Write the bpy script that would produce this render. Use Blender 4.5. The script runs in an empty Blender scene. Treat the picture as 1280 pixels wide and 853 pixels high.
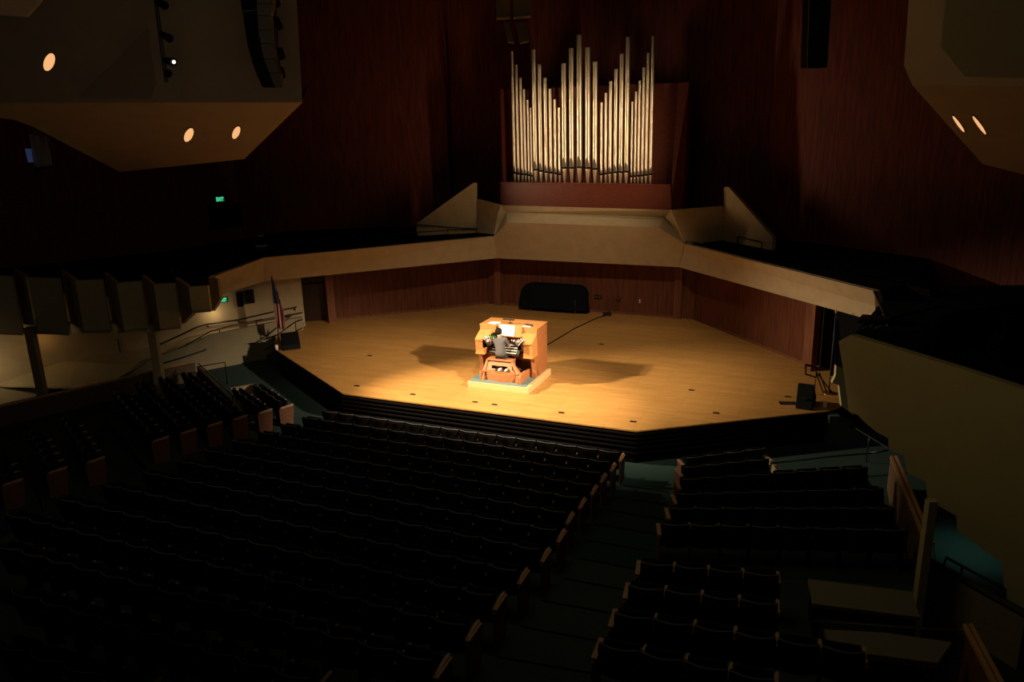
import bpy, bmesh, math, random
import numpy as np
from mathutils import Vector, Matrix
random.seed(7)
sc = bpy.context.scene
COL = sc.collection
# ------------------------------------------------------------------ camera model
FPX = 1002.38; PITCH = math.radians(16.0042); ROLL = math.radians(-1.5194); CH = 8.05
_cp, _sp = math.cos(PITCH), math.sin(PITCH); _c, _s = math.cos(ROLL), math.sin(ROLL)
FW = np.array([0, _cp, -_sp]); _up = np.array([0, _sp, _cp]); _rt = np.array([1., 0, 0])
RT = _c*_rt + _s*_up; UP = -_s*_rt + _c*_up; CAM = np.array([0, 0, CH])
def ray(x, y): return FW + RT*(x-640)/FPX - UP*(y-426.5)/FPX
def Z(x, y, z=0.): d = ray(x, y); return CAM + d*(z-CH)/d[2]          # point of the place on a level z
def Y(x, y, yy): d = ray(x, y); return CAM + d*yy/d[1]               # point at a distance down the hall
def V(x, y, A, B):                                                   # point on the upright plane through A and B
    A = np.array(A[:2]); B = np.array(B[:2]); n = np.array([-(B-A)[1], (B-A)[0]])
    d = ray(x, y); t = (A@n)/(d[:2]@n); return CAM + d*t
def px(p): q = np.array(p)-CAM; d = q@FW; return (640+FPX*(q@RT)/d, 426.5-FPX*(q@UP)/d)
cam = bpy.data.objects.new('camera', bpy.data.cameras.new('camera')); COL.objects.link(cam)
cam.data.sensor_width = 36; cam.data.lens = 36*FPX/1280; cam.data.clip_end = 300
m = Matrix.Identity(4)
for i in range(3): m[i][0] = RT[i]; m[i][1] = UP[i]; m[i][2] = -FW[i]; m[i][3] = CAM[i]
cam.matrix_world = m; sc.camera = cam
sc.view_settings.view_transform = 'Standard'; sc.view_settings.look = 'None'
sc.view_settings.gamma = 1; sc.view_settings.exposure = 0; sc.view_settings.use_curve_mapping = False

# ------------------------------------------------------------------ materials
def mat(name, col, rough=.7, metal=0., var=0., scale=8., bump=0., stretch=(1,1,1), spec=.5, col2=None, coat=0.):
    mt = bpy.data.materials.new(name); mt.use_nodes = True; nt = mt.node_tree; N = nt.nodes; L = nt.links
    b = N['Principled BSDF']; b.inputs['Roughness'].default_value = rough; b.inputs['Metallic'].default_value = metal
    b.inputs['Base Color'].default_value = (*col, 1); b.inputs['Specular IOR Level'].default_value = spec
    if coat: b.inputs['Coat Weight'].default_value = coat
    if var or bump:
        tc = N.new('ShaderNodeTexCoord'); mp = N.new('ShaderNodeMapping'); mp.inputs['Scale'].default_value = stretch
        no = N.new('ShaderNodeTexNoise'); no.inputs['Scale'].default_value = scale; no.inputs['Detail'].default_value = 4
        L.new(tc.outputs['Object'], mp.inputs['Vector']); L.new(mp.outputs['Vector'], no.inputs['Vector'])
        if var:
            r = N.new('ShaderNodeValToRGB'); c2 = col2 or tuple(min(1, c*(1+var)) for c in col)
            r.color_ramp.elements[0].position = .3; r.color_ramp.elements[1].position = .7
            r.color_ramp.elements[0].color = (*[c*(1-var) for c in col], 1); r.color_ramp.elements[1].color = (*c2, 1)
            L.new(no.outputs['Fac'], r.inputs['Fac']); L.new(r.outputs['Color'], b.inputs['Base Color'])
        if bump:
            bp = N.new('ShaderNodeBump'); bp.inputs['Strength'].default_value = bump; bp.inputs['Distance'].default_value = .01
            L.new(no.outputs['Fac'], bp.inputs['Height']); L.new(bp.outputs['Normal'], b.inputs['Normal'])
    return mt
def emit(name, col, s):
    mt = bpy.data.materials.new(name); mt.use_nodes = True; b = mt.node_tree.nodes['Principled BSDF']
    b.inputs['Base Color'].default_value = (.02, .02, .02, 1); b.inputs['Emission Color'].default_value = (*col, 1)
    b.inputs['Emission Strength'].default_value = s; return mt
def plank(name, c1, c2, rz, w=.09, ln=1.6, rough=.38, gap=(.05,.02,.01), vary=.5):
    mt = bpy.data.materials.new(name); mt.use_nodes = True; nt = mt.node_tree; N = nt.nodes; L = nt.links
    b = N['Principled BSDF']; tc = N.new('ShaderNodeTexCoord'); mp = N.new('ShaderNodeMapping'); mp.inputs['Rotation'].default_value[2] = rz
    br = N.new('ShaderNodeTexBrick'); br.inputs['Color1'].default_value = (*c1, 1); br.inputs['Color2'].default_value = (*c2, 1)
    br.inputs['Mortar'].default_value = (*gap, 1); br.inputs['Scale'].default_value = 1; br.inputs['Mortar Size'].default_value = .0025
    br.inputs['Brick Width'].default_value = ln; br.inputs['Row Height'].default_value = w; br.inputs['Bias'].default_value = 0
    no = N.new('ShaderNodeTexNoise'); no.inputs['Scale'].default_value = 1.; no.inputs['Detail'].default_value = 6
    m2 = N.new('ShaderNodeMapping'); m2.inputs['Rotation'].default_value[2] = rz; m2.inputs['Scale'].default_value = (1.2, 22, 1)
    mx = N.new('ShaderNodeMix'); mx.data_type = 'RGBA'; mx.blend_type = 'MULTIPLY'; mx.inputs['Factor'].default_value = vary
    rp = N.new('ShaderNodeValToRGB'); rp.color_ramp.elements[0].position = .3; rp.color_ramp.elements[0].color = (.55,.5,.45,1); rp.color_ramp.elements[1].position = .65
    L.new(tc.outputs['Object'], mp.inputs['Vector']); L.new(mp.outputs['Vector'], br.inputs['Vector'])
    L.new(tc.outputs['Object'], m2.inputs['Vector']); L.new(m2.outputs['Vector'], no.inputs['Vector']); L.new(no.outputs['Fac'], rp.inputs['Fac'])
    L.new(br.outputs['Color'], mx.inputs['A']); L.new(rp.outputs['Color'], mx.inputs['B']); L.new(mx.outputs['Result'], b.inputs['Base Color'])
    b.inputs['Roughness'].default_value = rough; b.inputs['Specular IOR Level'].default_value = .3; return mt
def panelled(name, col, pitch=1.2, rough=.6):
    # wood veneer in upright sheets with thin dark joints
    mt = bpy.data.materials.new(name); mt.use_nodes = True; nt = mt.node_tree; N = nt.nodes; L = nt.links
    b = N['Principled BSDF']; tc = N.new('ShaderNodeTexCoord'); mp = N.new('ShaderNodeMapping'); mp.inputs['Scale'].default_value = (5, 5, .35)
    no = N.new('ShaderNodeTexNoise'); no.inputs['Scale'].default_value = 2.5; no.inputs['Detail'].default_value = 5
    r = N.new('ShaderNodeValToRGB'); r.color_ramp.elements[0].position = .35; r.color_ramp.elements[1].position = .7
    r.color_ramp.elements[0].color = (*[c*.7 for c in col], 1); r.color_ramp.elements[1].color = (*[c*1.25 for c in col], 1)
    L.new(tc.outputs['Object'], mp.inputs['Vector']); L.new(mp.outputs['Vector'], no.inputs['Vector']); L.new(no.outputs['Fac'], r.inputs['Fac'])
    L.new(r.outputs['Color'], b.inputs['Base Color']); b.inputs['Roughness'].default_value = rough; b.inputs['Specular IOR Level'].default_value = .2
    return mt
M = dict(
 floor=plank('stage_boards', (.62,.33,.095), (.52,.26,.07), -math.radians(-23.2), rough=.42),
 plaster=mat('cream_plaster', (.50,.375,.215), .9, var=.06, scale=3, bump=.15),
 ramp=mat('ramp_cream_shaded', (.27,.22,.13), .9, var=.06, scale=3), plaster_g=mat('cream_plaster_side', (.50,.41,.22), .9, var=.06, scale=3, bump=.15),  # ramp: cream darkened in the colour to imitate a wall in shade
 soffit=mat('tan_ceiling_panel', (.40,.29,.19), .9, var=.06, scale=1.5),
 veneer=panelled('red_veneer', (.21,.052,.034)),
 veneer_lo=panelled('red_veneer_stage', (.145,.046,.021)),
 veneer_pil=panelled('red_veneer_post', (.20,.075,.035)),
 casewood=mat('organ_case_wood', (.145,.028,.012), .5, var=.2, scale=4, stretch=(1,1,6)),
 black=mat('black_metal', (.012,.012,.013), .45), blackmatt=mat('black_matt', (.006,.006,.007), .95, spec=.08),
 carpet=mat('teal_carpet', (.011,.036,.029), .95, var=.15, scale=40), carpet_d=mat('dark_teal_carpet', (.03,.05,.045), .95, var=.2, scale=40),
 platcarpet=mat('platform_carpet', (.13,.19,.185), .95, var=.1, scale=60),
 fabric=mat('dark_seat_fabric', (.006,.0065,.009), .9, var=.15, scale=60, bump=.2, spec=.08),
 shell=mat('dark_seat_shell', (.010,.006,.004), .7, spec=.2, var=.15, scale=10, stretch=(1,1,5)),
 armwood=mat('arm_wood', (.52,.30,.18), .4, var=.15, scale=12), endwood=mat('row_end_wood', (.18,.072,.036), .5, var=.2, scale=6, stretch=(1,1,4)),
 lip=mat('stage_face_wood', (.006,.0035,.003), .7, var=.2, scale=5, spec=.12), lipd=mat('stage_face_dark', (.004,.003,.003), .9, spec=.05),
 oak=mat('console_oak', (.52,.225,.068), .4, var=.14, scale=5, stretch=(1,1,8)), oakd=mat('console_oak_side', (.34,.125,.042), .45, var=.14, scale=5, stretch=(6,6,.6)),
 oakl=mat('platform_oak', (.74,.46,.20), .5, var=.1, scale=4, stretch=(1,6,6)),
 benchwood=mat('bench_wood', (.42,.16,.058), .42, var=.16, scale=6, stretch=(1,6,6)),
 darkwood=mat('dark_walnut', (.035,.014,.008), .4), ivory=mat('ivory_white', (.85,.80,.68), .4), red=mat('red_tab', (.42,.05,.03), .4),
 green=mat('green_tab', (.14,.42,.06), .5), paper=mat('paper', (.92,.90,.84), .8),
 pipe=mat('pipe_metal', (.80,.68,.50), .33, metal=.88), pipem=mat('pipe_mouth_metal', (.13,.12,.10), .7, metal=.2),
 suit=mat('grey_suit', (.082,.074,.070), .9, var=.12, scale=50), trim=mat('seat_rim_glint', (.20,.18,.15), .35), hair=mat('dark_hair', (.010,.007,.005), .8, spec=.15, bump=.4, scale=60), skin=mat('skin', (.50,.28,.20), .55),
 trousers=mat('dark_trousers', (.03,.03,.035), .9), shirt=mat('white_collar', (.7,.7,.7), .8), leather=mat('black_leather', (.01,.01,.01), .35),
 navy=mat('navy_cloth', (.03,.05,.12), .9), brass=mat('brass', (.7,.45,.15), .3, metal=1.), chrome=mat('chrome', (.6,.6,.6), .25, metal=1.),
 grille=mat('speaker_grille', (.10,.075,.05), .6, var=.3, scale=80), spk=mat('speaker_box', (.008,.009,.009), .8, spec=.1), tanbox=mat('bronze_speaker', (.19,.13,.075), .6, var=.2, scale=50),
 rail=mat('rail_metal', (.02,.018,.016), .4), caprail=mat('oak_cap_rail', (.50,.26,.10), .45, var=.15, scale=6), grey=mat('grey_laminate', (.20,.17,.12), .7),
)
def flagmat():
    mt = bpy.data.materials.new('flag_cloth'); mt.use_nodes = True; N = mt.node_tree.nodes; L = mt.node_tree.links; b = N['Principled BSDF']
    tc = N.new('ShaderNodeTexCoord'); w = N.new('ShaderNodeTexWave'); w.wave_type = 'BANDS'; w.bands_direction = 'X'; w.inputs['Scale'].default_value = 5.5
    w.inputs['Distortion'].default_value = 0; r = N.new('ShaderNodeValToRGB'); r.color_ramp.interpolation = 'CONSTANT'
    r.color_ramp.elements[0].color = (.32,.02,.02,1); r.color_ramp.elements[1].color = (.45,.38,.32,1); r.color_ramp.elements[1].position = .5
    L.new(tc.outputs['Object'], w.inputs['Vector']); L.new(w.outputs['Fac'], r.inputs['Fac']); L.new(r.outputs['Color'], b.inputs['Base Color'])
    b.inputs['Roughness'].default_value = .9; return mt
M['flag'] = flagmat()

# ------------------------------------------------------------------ mesh building
class MB:
    def __init__(s): s.v = []; s.f = []
    def add(s, vs, fs):
        n = len(s.v); s.v += [tuple(float(c) for c in p) for p in vs]; s.f += [[i+n for i in f] for f in fs]; return s
    def box(s, a, b):
        x0,y0,z0 = a; x1,y1,z1 = b
        return s.hexa([(x0,y0,z0),(x1,y0,z0),(x1,y1,z0),(x0,y1,z0),(x0,y0,z1),(x1,y0,z1),(x1,y1,z1),(x0,y1,z1)])
    def hexa(s, p): return s.add(p, [[0,3,2,1],[4,5,6,7],[0,1,5,4],[1,2,6,5],[2,3,7,6],[3,0,4,7]])
    def prism(s, poly, vec):                       # a flat polygon given real thickness
        n = len(poly); vec = np.array(vec, float); p = [np.array(q, float) for q in poly]
        return s.add(p+[q+vec for q in p], [list(range(n))[::-1], list(range(n, 2*n))]+[[i,(i+1)%n,(i+1)%n+n,i+n] for i in range(n)])
    def slab(s, A, B, z0, z1, t):                  # upright slab, thickness t to the left of A->B
        A = np.array(A[:2], float); B = np.array(B[:2], float); d = B-A; n = np.array([-d[1], d[0]]); n = n/np.linalg.norm(n)*t
        P = [A, B, B+n, A+n]; return s.hexa([(*q, z0) for q in P]+[(*q, z1) for q in P])
    def tube(s, path, r, n=8, caps=True):
        P = [np.array(q, float) for q in path]; R = r if hasattr(r, '__len__') else [r]*len(P); rings = []
        base = len(s.v)
        for i, p in enumerate(P):
            d = P[min(i+1, len(P)-1)]-P[max(i-1, 0)]; d = d/(np.linalg.norm(d)+1e-9)
            a = np.array([0,0,1.]) if abs(d[2]) < .9 else np.array([1.,0,0]); e1 = np.cross(d, a); e1 /= np.linalg.norm(e1); e2 = np.cross(d, e1)
            s.v += [tuple(p+R[i]*(math.cos(t)*e1+math.sin(t)*e2)) for t in [2*math.pi*k/n for k in range(n)]]
        for i in range(len(P)-1):
            for k in range(n): s.f.append([base+i*n+k, base+i*n+(k+1)%n, base+(i+1)*n+(k+1)%n, base+(i+1)*n+k])
        if caps: s.f += [[base+k for k in range(n)][::-1], [base+(len(P)-1)*n+k for k in range(n)]]
        return s
    def lathe(s, prof, c=(0,0,0), n=16):
        base = len(s.v)
        for r, z in prof: s.v += [(c[0]+r*math.cos(2*math.pi*k/n), c[1]+r*math.sin(2*math.pi*k/n), c[2]+z) for k in range(n)]
        for i in range(len(prof)-1):
            for k in range(n): s.f.append([base+i*n+k, base+i*n+(k+1)%n, base+(i+1)*n+(k+1)%n, base+(i+1)*n+k])
        s.f += [[base+k for k in range(n)][::-1], [base+(len(prof)-1)*n+k for k in range(n)]]; return s
    def grid(s, rows, closed=False):               # rows of points skinned into a surface
        nr = len(rows); nc = len(rows[0]); base = len(s.v)
        for r in rows: s.v += [tuple(float(c) for c in p) for p in r]
        for i in range(nr if closed else nr-1):
            for j in range(nc-1): a = base+i*nc+j; b_ = base+((i+1) % nr)*nc+j; s.f.append([a, a+1, b_+1, b_])
        return s
def build(name, mb, mt, parent=None, smooth=False, bevel=0.):
    me = bpy.data.meshes.new(name); me.from_pydata(mb.v, [], mb.f); bm = bmesh.new(); bm.from_mesh(me)
    bmesh.ops.recalc_face_normals(bm, faces=bm.faces); bm.to_mesh(me); bm.free()
    me.materials.append(M[mt] if isinstance(mt, str) else mt)
    if smooth: me.polygons.foreach_set('use_smooth', [True]*len(me.polygons))
    o = bpy.data.objects.new(name, me); COL.objects.link(o); o.parent = parent
    if bevel:
        bv = o.modifiers.new('b', 'BEVEL'); bv.width = bevel; bv.segments = 2; bv.limit_method = 'ANGLE'
    return o
def tag(o, label=None, cat=None, group=None, kind=None):
    if label: o['label'] = label
    if cat: o['category'] = cat
    if group: o['group'] = group
    if kind: o['kind'] = kind
    return o
def struct(name, mb, mt, label, cat='wall', **k): return tag(build(name, mb, mt, **k), label, cat, kind='structure')
def thing(name, loc, rz, label, cat, group=None):
    o = bpy.data.objects.new(name, None); COL.objects.link(o); o.location = tuple(float(c) for c in loc); o.rotation_euler = (0,0,rz)
    o.empty_display_size = .1; return tag(o, label, cat, group)
def local(o):                                       # world point -> coordinates of an empty
    c, s_ = math.cos(o.rotation_euler[2]), math.sin(o.rotation_euler[2]); L = np.array(o.location)
    return lambda p: np.array([(p[0]-L[0])*c+(p[1]-L[1])*s_, -(p[0]-L[0])*s_+(p[1]-L[1])*c, p[2]-L[2]])
def XY(p, z): return (float(p[0]), float(p[1]), z)
AZ = math.radians(-23.28)
ORD = ['zeroth','first','second','third','fourth','fifth','sixth','seventh','eighth','ninth','tenth','eleventh','twelfth','thirteenth','fourteenth','fifteenth','sixteenth','seventeenth','eighteenth','nineteenth','twentieth','twenty-first','twenty-second','twenty-third','twenty-fourth','twenty-fifth']
# ------------------------------------------------------------------ stage
FZ = -.92
lipL, lip1, lip2, lipR = Z(346,438), Z(428,492), Z(795,539), Z(1035,514)
stage_poly = [lipL, lip1, lip2, lipR, (10.4,21.6,0), (12.2,22.2,0), (10.6,27.5,0), (8.2,33,0), (3,35.6,0), (-.6,37,0), (-5,36,0), (-9.0,33.2,0), (-9.3,30.4,0)]
struct('floor', MB().prism([XY(p, -.035) for p in stage_poly], (0,0,.035)), 'floor', 'honey coloured wooden boards of the concert stage', 'floor')
mb = MB(); ins = [XY(p, FZ) for p in stage_poly]
cx, cy = 1.0, 27.0
ins2 = [(cx+(p[0]-cx)*.996, cy+(p[1]-cy)*.996, FZ) for p in ins]
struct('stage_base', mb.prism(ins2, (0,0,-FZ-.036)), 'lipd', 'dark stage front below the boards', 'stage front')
for k, zz in enumerate((-.10, -.22, -.34, -.47, -.62)):
    mb = MB()
    for A, B in ((lipL, lip1), (lip1, lip2), (lip2, lipR)):
        d = (B-A)[:2]/np.linalg.norm((B-A)[:2]); n = np.array([d[1], -d[0]])*.03
        mb.slab(A[:2]+n, B[:2]+n, zz-.03, zz+.012, .06)
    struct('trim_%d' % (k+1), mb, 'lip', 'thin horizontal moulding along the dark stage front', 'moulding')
# stage walls of red veneer under the choir loft
LWa, LWb = Z(424,400), Z(540,385); LWd = (LWb-LWa)/np.linalg.norm(LWb-LWa); LW0 = LWa-LWd*.35; LW1 = LWb+LWd*4.2
Rwa, Rwb = Z(862,397), Z(960,433); Rwd = (Rwb-Rwa)/np.linalg.norm(Rwb-Rwa); RW1 = Z(1012,458)
pL, pR = Z(624,381), Z(847,398); bd = (pR-pL)/np.linalg.norm(pR-pL)
LW1 = pL+np.array([-.25,.35,0]); 
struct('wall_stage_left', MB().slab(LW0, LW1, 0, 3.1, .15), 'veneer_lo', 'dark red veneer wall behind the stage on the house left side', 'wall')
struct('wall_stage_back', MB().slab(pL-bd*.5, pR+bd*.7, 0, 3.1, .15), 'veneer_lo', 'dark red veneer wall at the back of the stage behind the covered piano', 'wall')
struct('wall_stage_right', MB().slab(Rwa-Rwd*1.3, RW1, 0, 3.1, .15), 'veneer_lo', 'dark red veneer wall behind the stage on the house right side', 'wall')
def pilaster(p, w, dpt, a, name, lab, zz=2.6):
    c, s_ = math.cos(a), math.sin(a); mb = MB()
    P = [(-w/2,-dpt), (w/2,-dpt), (w/2,.1), (-w/2,.1)]; P = [(p[0]+x*c-y*s_, p[1]+x*s_+y*c, 0) for x, y in P]
    mb.prism(P, (0,0,zz)); return struct(name, mb, 'veneer_pil', lab, 'pilaster')
pilaster(Z(414,402), .3, .25, math.radians(28), 'pillar_left_door', 'narrow red wood pilaster beside the dark stage door', 3.0)
pilaster(pL, .3, .12, AZ, 'pillar_back_left', 'narrow red wood pilaster at the left end of the stage back wall', 3.0)
pilaster(pR, .3, .12, AZ, 'pillar_back_right', 'narrow red wood pilaster at the right end of the stage back wall', 3.0)
pilaster(Z(1012,462), .35, .15, math.radians(-63), 'pillar_right_door', 'narrow red wood pilaster beside the right stage doorway', 2.6)
mb = MB()
for A, B in ((LW0, LW1), (pL, pR), (Rwa-Rwd*.3, RW1)):
    d = (B-A)[:2]; d = d/np.linalg.norm(d); n = np.array([d[1], -d[0]])*.03; mb.slab(A[:2]+n, B[:2]+n, 0, .10, .03)
struct('baseboard_stage', mb, 'veneer_pil', 'low wood skirting round the back of the stage', 'skirting')
# doors at the two sides of the stage
dA, dB = Z(378,405), Z(410,403); dd = (dB-dA)/np.linalg.norm(dB-dA); dn = np.array([-dd[1], dd[0], 0])
D1 = tag(build('door_1', MB().slab(dA+dn*.35, dB+dn*.35, 0, 2.6, .06), 'darkwood'), 'dark red wooden stage door beside the flag', 'door', kind='structure')
build('door_frame', MB().slab(dA+dn*.30+dd*.01, dA+dn*.30+dd*.07, 0, 2.6, .06).slab(dB+dn*.30-dd*.07, dB+dn*.30-dd*.01, 0, 2.6, .06).slab(dA+dn*.30, dB+dn*.30, 1.55, 1.6, .05), 'blackmatt', D1)
build('door_handle', MB().tube([dA+dn*.28+dd*.8+[0,0,.95], dA+dn*.28+dd*.95+[0,0,.95]], .015), 'black', D1)
eA, eB = Z(1022,462), Z(1048,474)
eA = RW1+Rwd*.15; eB = eA+Rwd*1.9; en = np.array([-Rwd[1], Rwd[0], 0])
D2 = tag(build('door_2', MB().slab(eA+en*.3, eB+en*.3, 0, 2.6, .06), 'blackmatt'), 'dark doorway at the right side of the stage', 'door', kind='structure')
struct('wall_wing_right', MB().slab(RW1-Rwd*.4+en*.6, eB+Rwd*1.5+en*.6, 0, 3.1, .1), 'blackmatt', 'dark wall in the wings behind the right stage doorway', 'wall')
build('door_frame', MB().slab(eA+en*.24, eA+en*.24+Rwd*.06, 0, 2.6, .06), 'darkwood', D2)
# ------------------------------------------------------------------ choir loft fronts
SZ, TZ = 2.25, 3.2
fL0b, fL1b, fL2b = Z(270,370,SZ), Z(330,352,SZ), Z(621,323,SZ)
fL0t, fL1t, fL2t = Z(270,345,TZ), Z(330,322.5,TZ), Z(617,296,TZ)
def ring_loft(rings): # rings: list of cross sections (lists of points), closed section
    mb = MB(); n = len(rings[0])
    for r in rings: mb.v += [tuple(float(c) for c in p) for p in r]
    for i in range(len(rings)-1):
        for k in range(n): mb.f.append([i*n+k, i*n+(k+1) % n, (i+1)*n+(k+1) % n, (i+1)*n+k])
    mb.f += [list(range(n))[::-1], [(len(rings)-1)*n+k for k in range(n)]]; return mb
def back(p, q, t):  # offset p away from the viewer, square to the run p->q
    d = (q-p)[:2]; d = d/np.linalg.norm(d); n = np.array([-d[1], d[0], 0]); n = n if n[1] > 0 else -n; return p+n*t
def sect(b, t, q0, q1, th=.22):
    n = back(np.zeros(3), q1-q0, 1.0); 
    return [b, t, t+n*th, b+n*th]
struct('wall_loft_left', ring_loft([sect(fL0b, fL0t, fL0b, fL1b), sect(fL1b, fL1t, fL1b, fL2b), sect(fL2b, fL2t, fL1b, fL2b)]), 'plaster', 'long cream plaster front of the choir loft left of the organ', 'balcony front')
fR0b, fR1b = Z(848,334,SZ), Z(1070,398,SZ); fR0t, fR1t = Z(855,305,TZ), Z(1093,364,TZ); fR0m, fR1m = V(848,311,fR0b,fR1b), V(1094,383,fR0b,fR1b)
fRd = (fR1b-fR0b)/np.linalg.norm(fR1b-fR0b); fR1b = V(1095,402,fR0b,fR1b)
nr = back(np.zeros(3), fR1b-fR0b, 1.)
struct('wall_loft_right', ring_loft([[fR0b, fR0m, fR0t, fR0t+nr*.2, fR0b+nr*.45], [fR1b, fR1m, fR1t, fR1t+nr*.2, fR1b+nr*.45]]), 'plaster', 'cream plaster front of the choir loft right of the organ', 'balcony front')
E_, F_ = fL2b, fR0b
bn = back(np.zeros(3), F_-E_, 1.)
Dc, Cc = V(634,278,E_-bn*.65,F_-bn*.65), V(823,284.5,E_-bn*.65,F_-bn*.65)
A2, B2 = V(633,265,E_+bn*.25,F_+bn*.25), V(831,271.5,E_+bn*.25,F_+bn*.25)
Ac, Bc = Z(624,257,4.38), Z(839,263,4.38)
mb = MB()
G_, H_ = fL2t, fR0t
mb.add([E_,F_,Cc,Dc,Ac,Bc,G_,H_,A2,B2], [[0,1,2,3],[3,2,9,8],[8,9,5,4],[0,3,6],[3,8,6],[8,4,6],[1,7,2],[2,7,9],[9,7,5]])
bk = [p+bn*.9 for p in (E_,F_,Ac,Bc)]; n0 = len(mb.v); mb.v += [tuple(p) for p in bk]
mb.f += [[4,5,n0+3,n0+2], [0,n0,n0+1,1], [n0,n0+2,n0+3,n0+1], [0,6,n0], [6,4,n0+2,n0], [1,n0+1,7], [7,n0+1,n0+3,5]]
struct('wall_loft_centre', mb, 'plaster', 'faceted cream plaster front below the organ case', 'balcony front')
# flank walls of the organ bay, stepping up to a raking stair wall
def polywall(name, pts, t, label, mt='plaster', cat='wall'):
    P = [np.array(p, float) for p in pts]; n = np.cross(P[1]-P[0], P[2]-P[0]); n /= np.linalg.norm(n); n = n if n[1] > 0 else -n
    return struct(name, MB().prism(P, n*t), mt, label, cat)
wlA, wlB = Z(617,293,TZ), Z(596.5,291,TZ)
polywall('wall_flank_left', [wlA, wlB, V(596.5,249.5,wlA,wlB), V(625.4,257,wlA,wlB)], .15, 'short cream flank wall left of the organ case')
wlC = Z(520.7,295,TZ)
polywall('wall_stair_left', [wlB, V(596.5,228.8,wlB,wlC), V(591.5,228.8,wlB,wlC), V(520.7,279.6,wlB,wlC), wlC], .15, 'cream wall with a raking top at the left of the organ')
wrA, wrB, wrC = Z(857,305,TZ), Z(904,301,TZ), Z(965,313,TZ)
polywall('wall_flank_right', [wrA, wrB, V(904.5,258,wrA,wrB), V(839,263,wrA,wrB)], .15, 'short cream flank wall right of the organ case')
polywall('wall_stair_right', [wrB, V(905,234,wrB,wrC), V(911,234,wrB,wrC), V(966,297,wrB,wrC), wrC], .15, 'cream wall with a raking top at the right of the organ')
# loft decks (dark) and soffits
dkL = [fL0b+[0,0,.0], fL1b, fL2b, XY(pL+[0,1.5,0], SZ), (-3,37,SZ), (-10,36,SZ), (-13.5,31,SZ)]
dkL = [(p[0], p[1]+.12, 2.95) for p in dkL]
struct('floor_loft_left', MB().prism(dkL, (0,0,.15)), 'blackmatt', 'dark floor of the left choir loft', 'floor')
struct('ceiling_soffit_left', MB().prism([(p[0], p[1], SZ+.1) for p in dkL], (0,0,.1)), 'veneer', 'soffit under the left choir loft', 'ceiling')
dkR = [F_, fR1b, (11.6,22.4,SZ), (14.5,27,SZ), (11,33,SZ), (8.5,35,SZ)]
dkR = [(p[0]+.05, p[1]+.12, 2.95) for p in dkR]
struct('floor_loft_right', MB().prism(dkR, (0,0,.15)), 'blackmatt', 'dark floor of the right choir loft', 'floor')
struct('ceiling_soffit_right', MB().prism([(p[0], p[1], SZ+.1) for p in dkR], (0,0,.1)), 'veneer', 'soffit under the right choir loft', 'ceiling')
# ------------------------------------------------------------------ tall hall walls behind
def tall(name, A, B, z0, z1, label):
    z0 = 2.0
    return struct(name, MB().slab(A, B, z0, z1, .2), 'veneer', label, 'wall')
cA, cB = np.array([-2.6,36.4]), np.array([9.9,31.0])
tall('wall_hall_centre', cA+[.15,1.1], cB+[1.1,1.1], 2.6, 17, 'tall dark red wall behind the organ pipes')
tall('wall_hall_return_left', cA, cA+[.15,1.3], 2.6, 17, 'narrow dark red return wall left of the organ bay')
tall('wall_hall_return_right', cB+[1.1,1.3], cB, 2.6, 17, 'narrow dark red return wall right of the organ bay')
tall('wall_hall_left', (-12.5,37.5), cA, 2.6, 17, 'tall dark red wood wall above the left choir loft')
tall('wall_hall_far_left', (-44,18.6), (-12.5,37.5), 2.6, 17, 'tall dark red wood wall behind the left side boxes')
tall('wall_hall_right', cB, (15.8,22.5), 2.6, 17, 'tall dark red wood wall above the right choir loft')
tall('wall_hall_far_right', (15.8,22.5), (18.5,9), 2.6, 17, 'tall dark red wood wall behind the right balcony')
struct('ceiling', MB().prism([(-46,2,16.9),(20,2,16.9),(20,40,16.9),(-46,40,16.9)], (0,0,.2)), 'blackmatt', 'black ceiling of the hall', 'ceiling')
# dark doorways high on the walls
q = Y(1218,262,20.5); dA_, dB_ = V(1218,262,(15.8,22.5),(18.5,9)), V(1248,268,(15.8,22.5),(18.5,9))
d3 = MB().slab(dA_-np.array([.06,.02,0]), dB_-np.array([.06,.02,0]), 3.2, float(dA_[2]), .04)
struct('door_3', d3, 'blackmatt', 'black doorway high in the right balcony wall', 'door')
dA_, dB_ = V(258,250,(-30,27),(-12.5,37.5)), V(300,248,(-30,27),(-12.5,37.5)); sh = np.array([.04,-.07,0])
struct('door_4', MB().slab(dA_+sh, dB_+sh, 3.2, float(dA_[2])-.25, .04), 'blackmatt', 'black doorway under the upper green exit sign', 'door')
# ------------------------------------------------------------------ suspended tan ceiling panels
P = lambda x, y, d: Y(x, y, d)
mb = MB(); k0, k1 = P(-60,129,21.5), P(378,129,21.5)
def plane_pt(x, y, a, b, c):
    n = np.cross(b-a, c-a); d = ray(x, y); return CAM+d*((a-CAM)@n)/(d@n)
l1, l2, l3, l4 = P(18,129,21.5), P(378,128,21.5), P(305,199,26.5), P(370,-10,21.0)
low = [plane_pt(x, y, l1, l2, l3) for x, y in ((-80,129),(378,128),(305,199),(150,215),(40,158),(18,150),(-80,138))]
upp = [plane_pt(x, y, l1, l2, l4) for x, y in ((-80,129),(378,128),(370,-14),(-80,-14))]
upp[0] = low[0]; upp[1] = low[1]
mb = MB().add(low, [list(range(7))]).add(upp, [[0,1,2,3]])
mb.prism([low[1], low[2], low[2]+[0,1.0,0.5], low[1]+[0,1.0,.5]], (0,.02,0))
struct('ceiling_panel_left', mb, 'soffit', 'large tan suspended ceiling panel with round downlights', 'ceiling panel')
fac = MB().prism([plane_pt(x, y, l1, l2, l4) for x, y in ((100,122),(186,36),(196,106),(190,124))], (0,-.04,.0))
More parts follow.
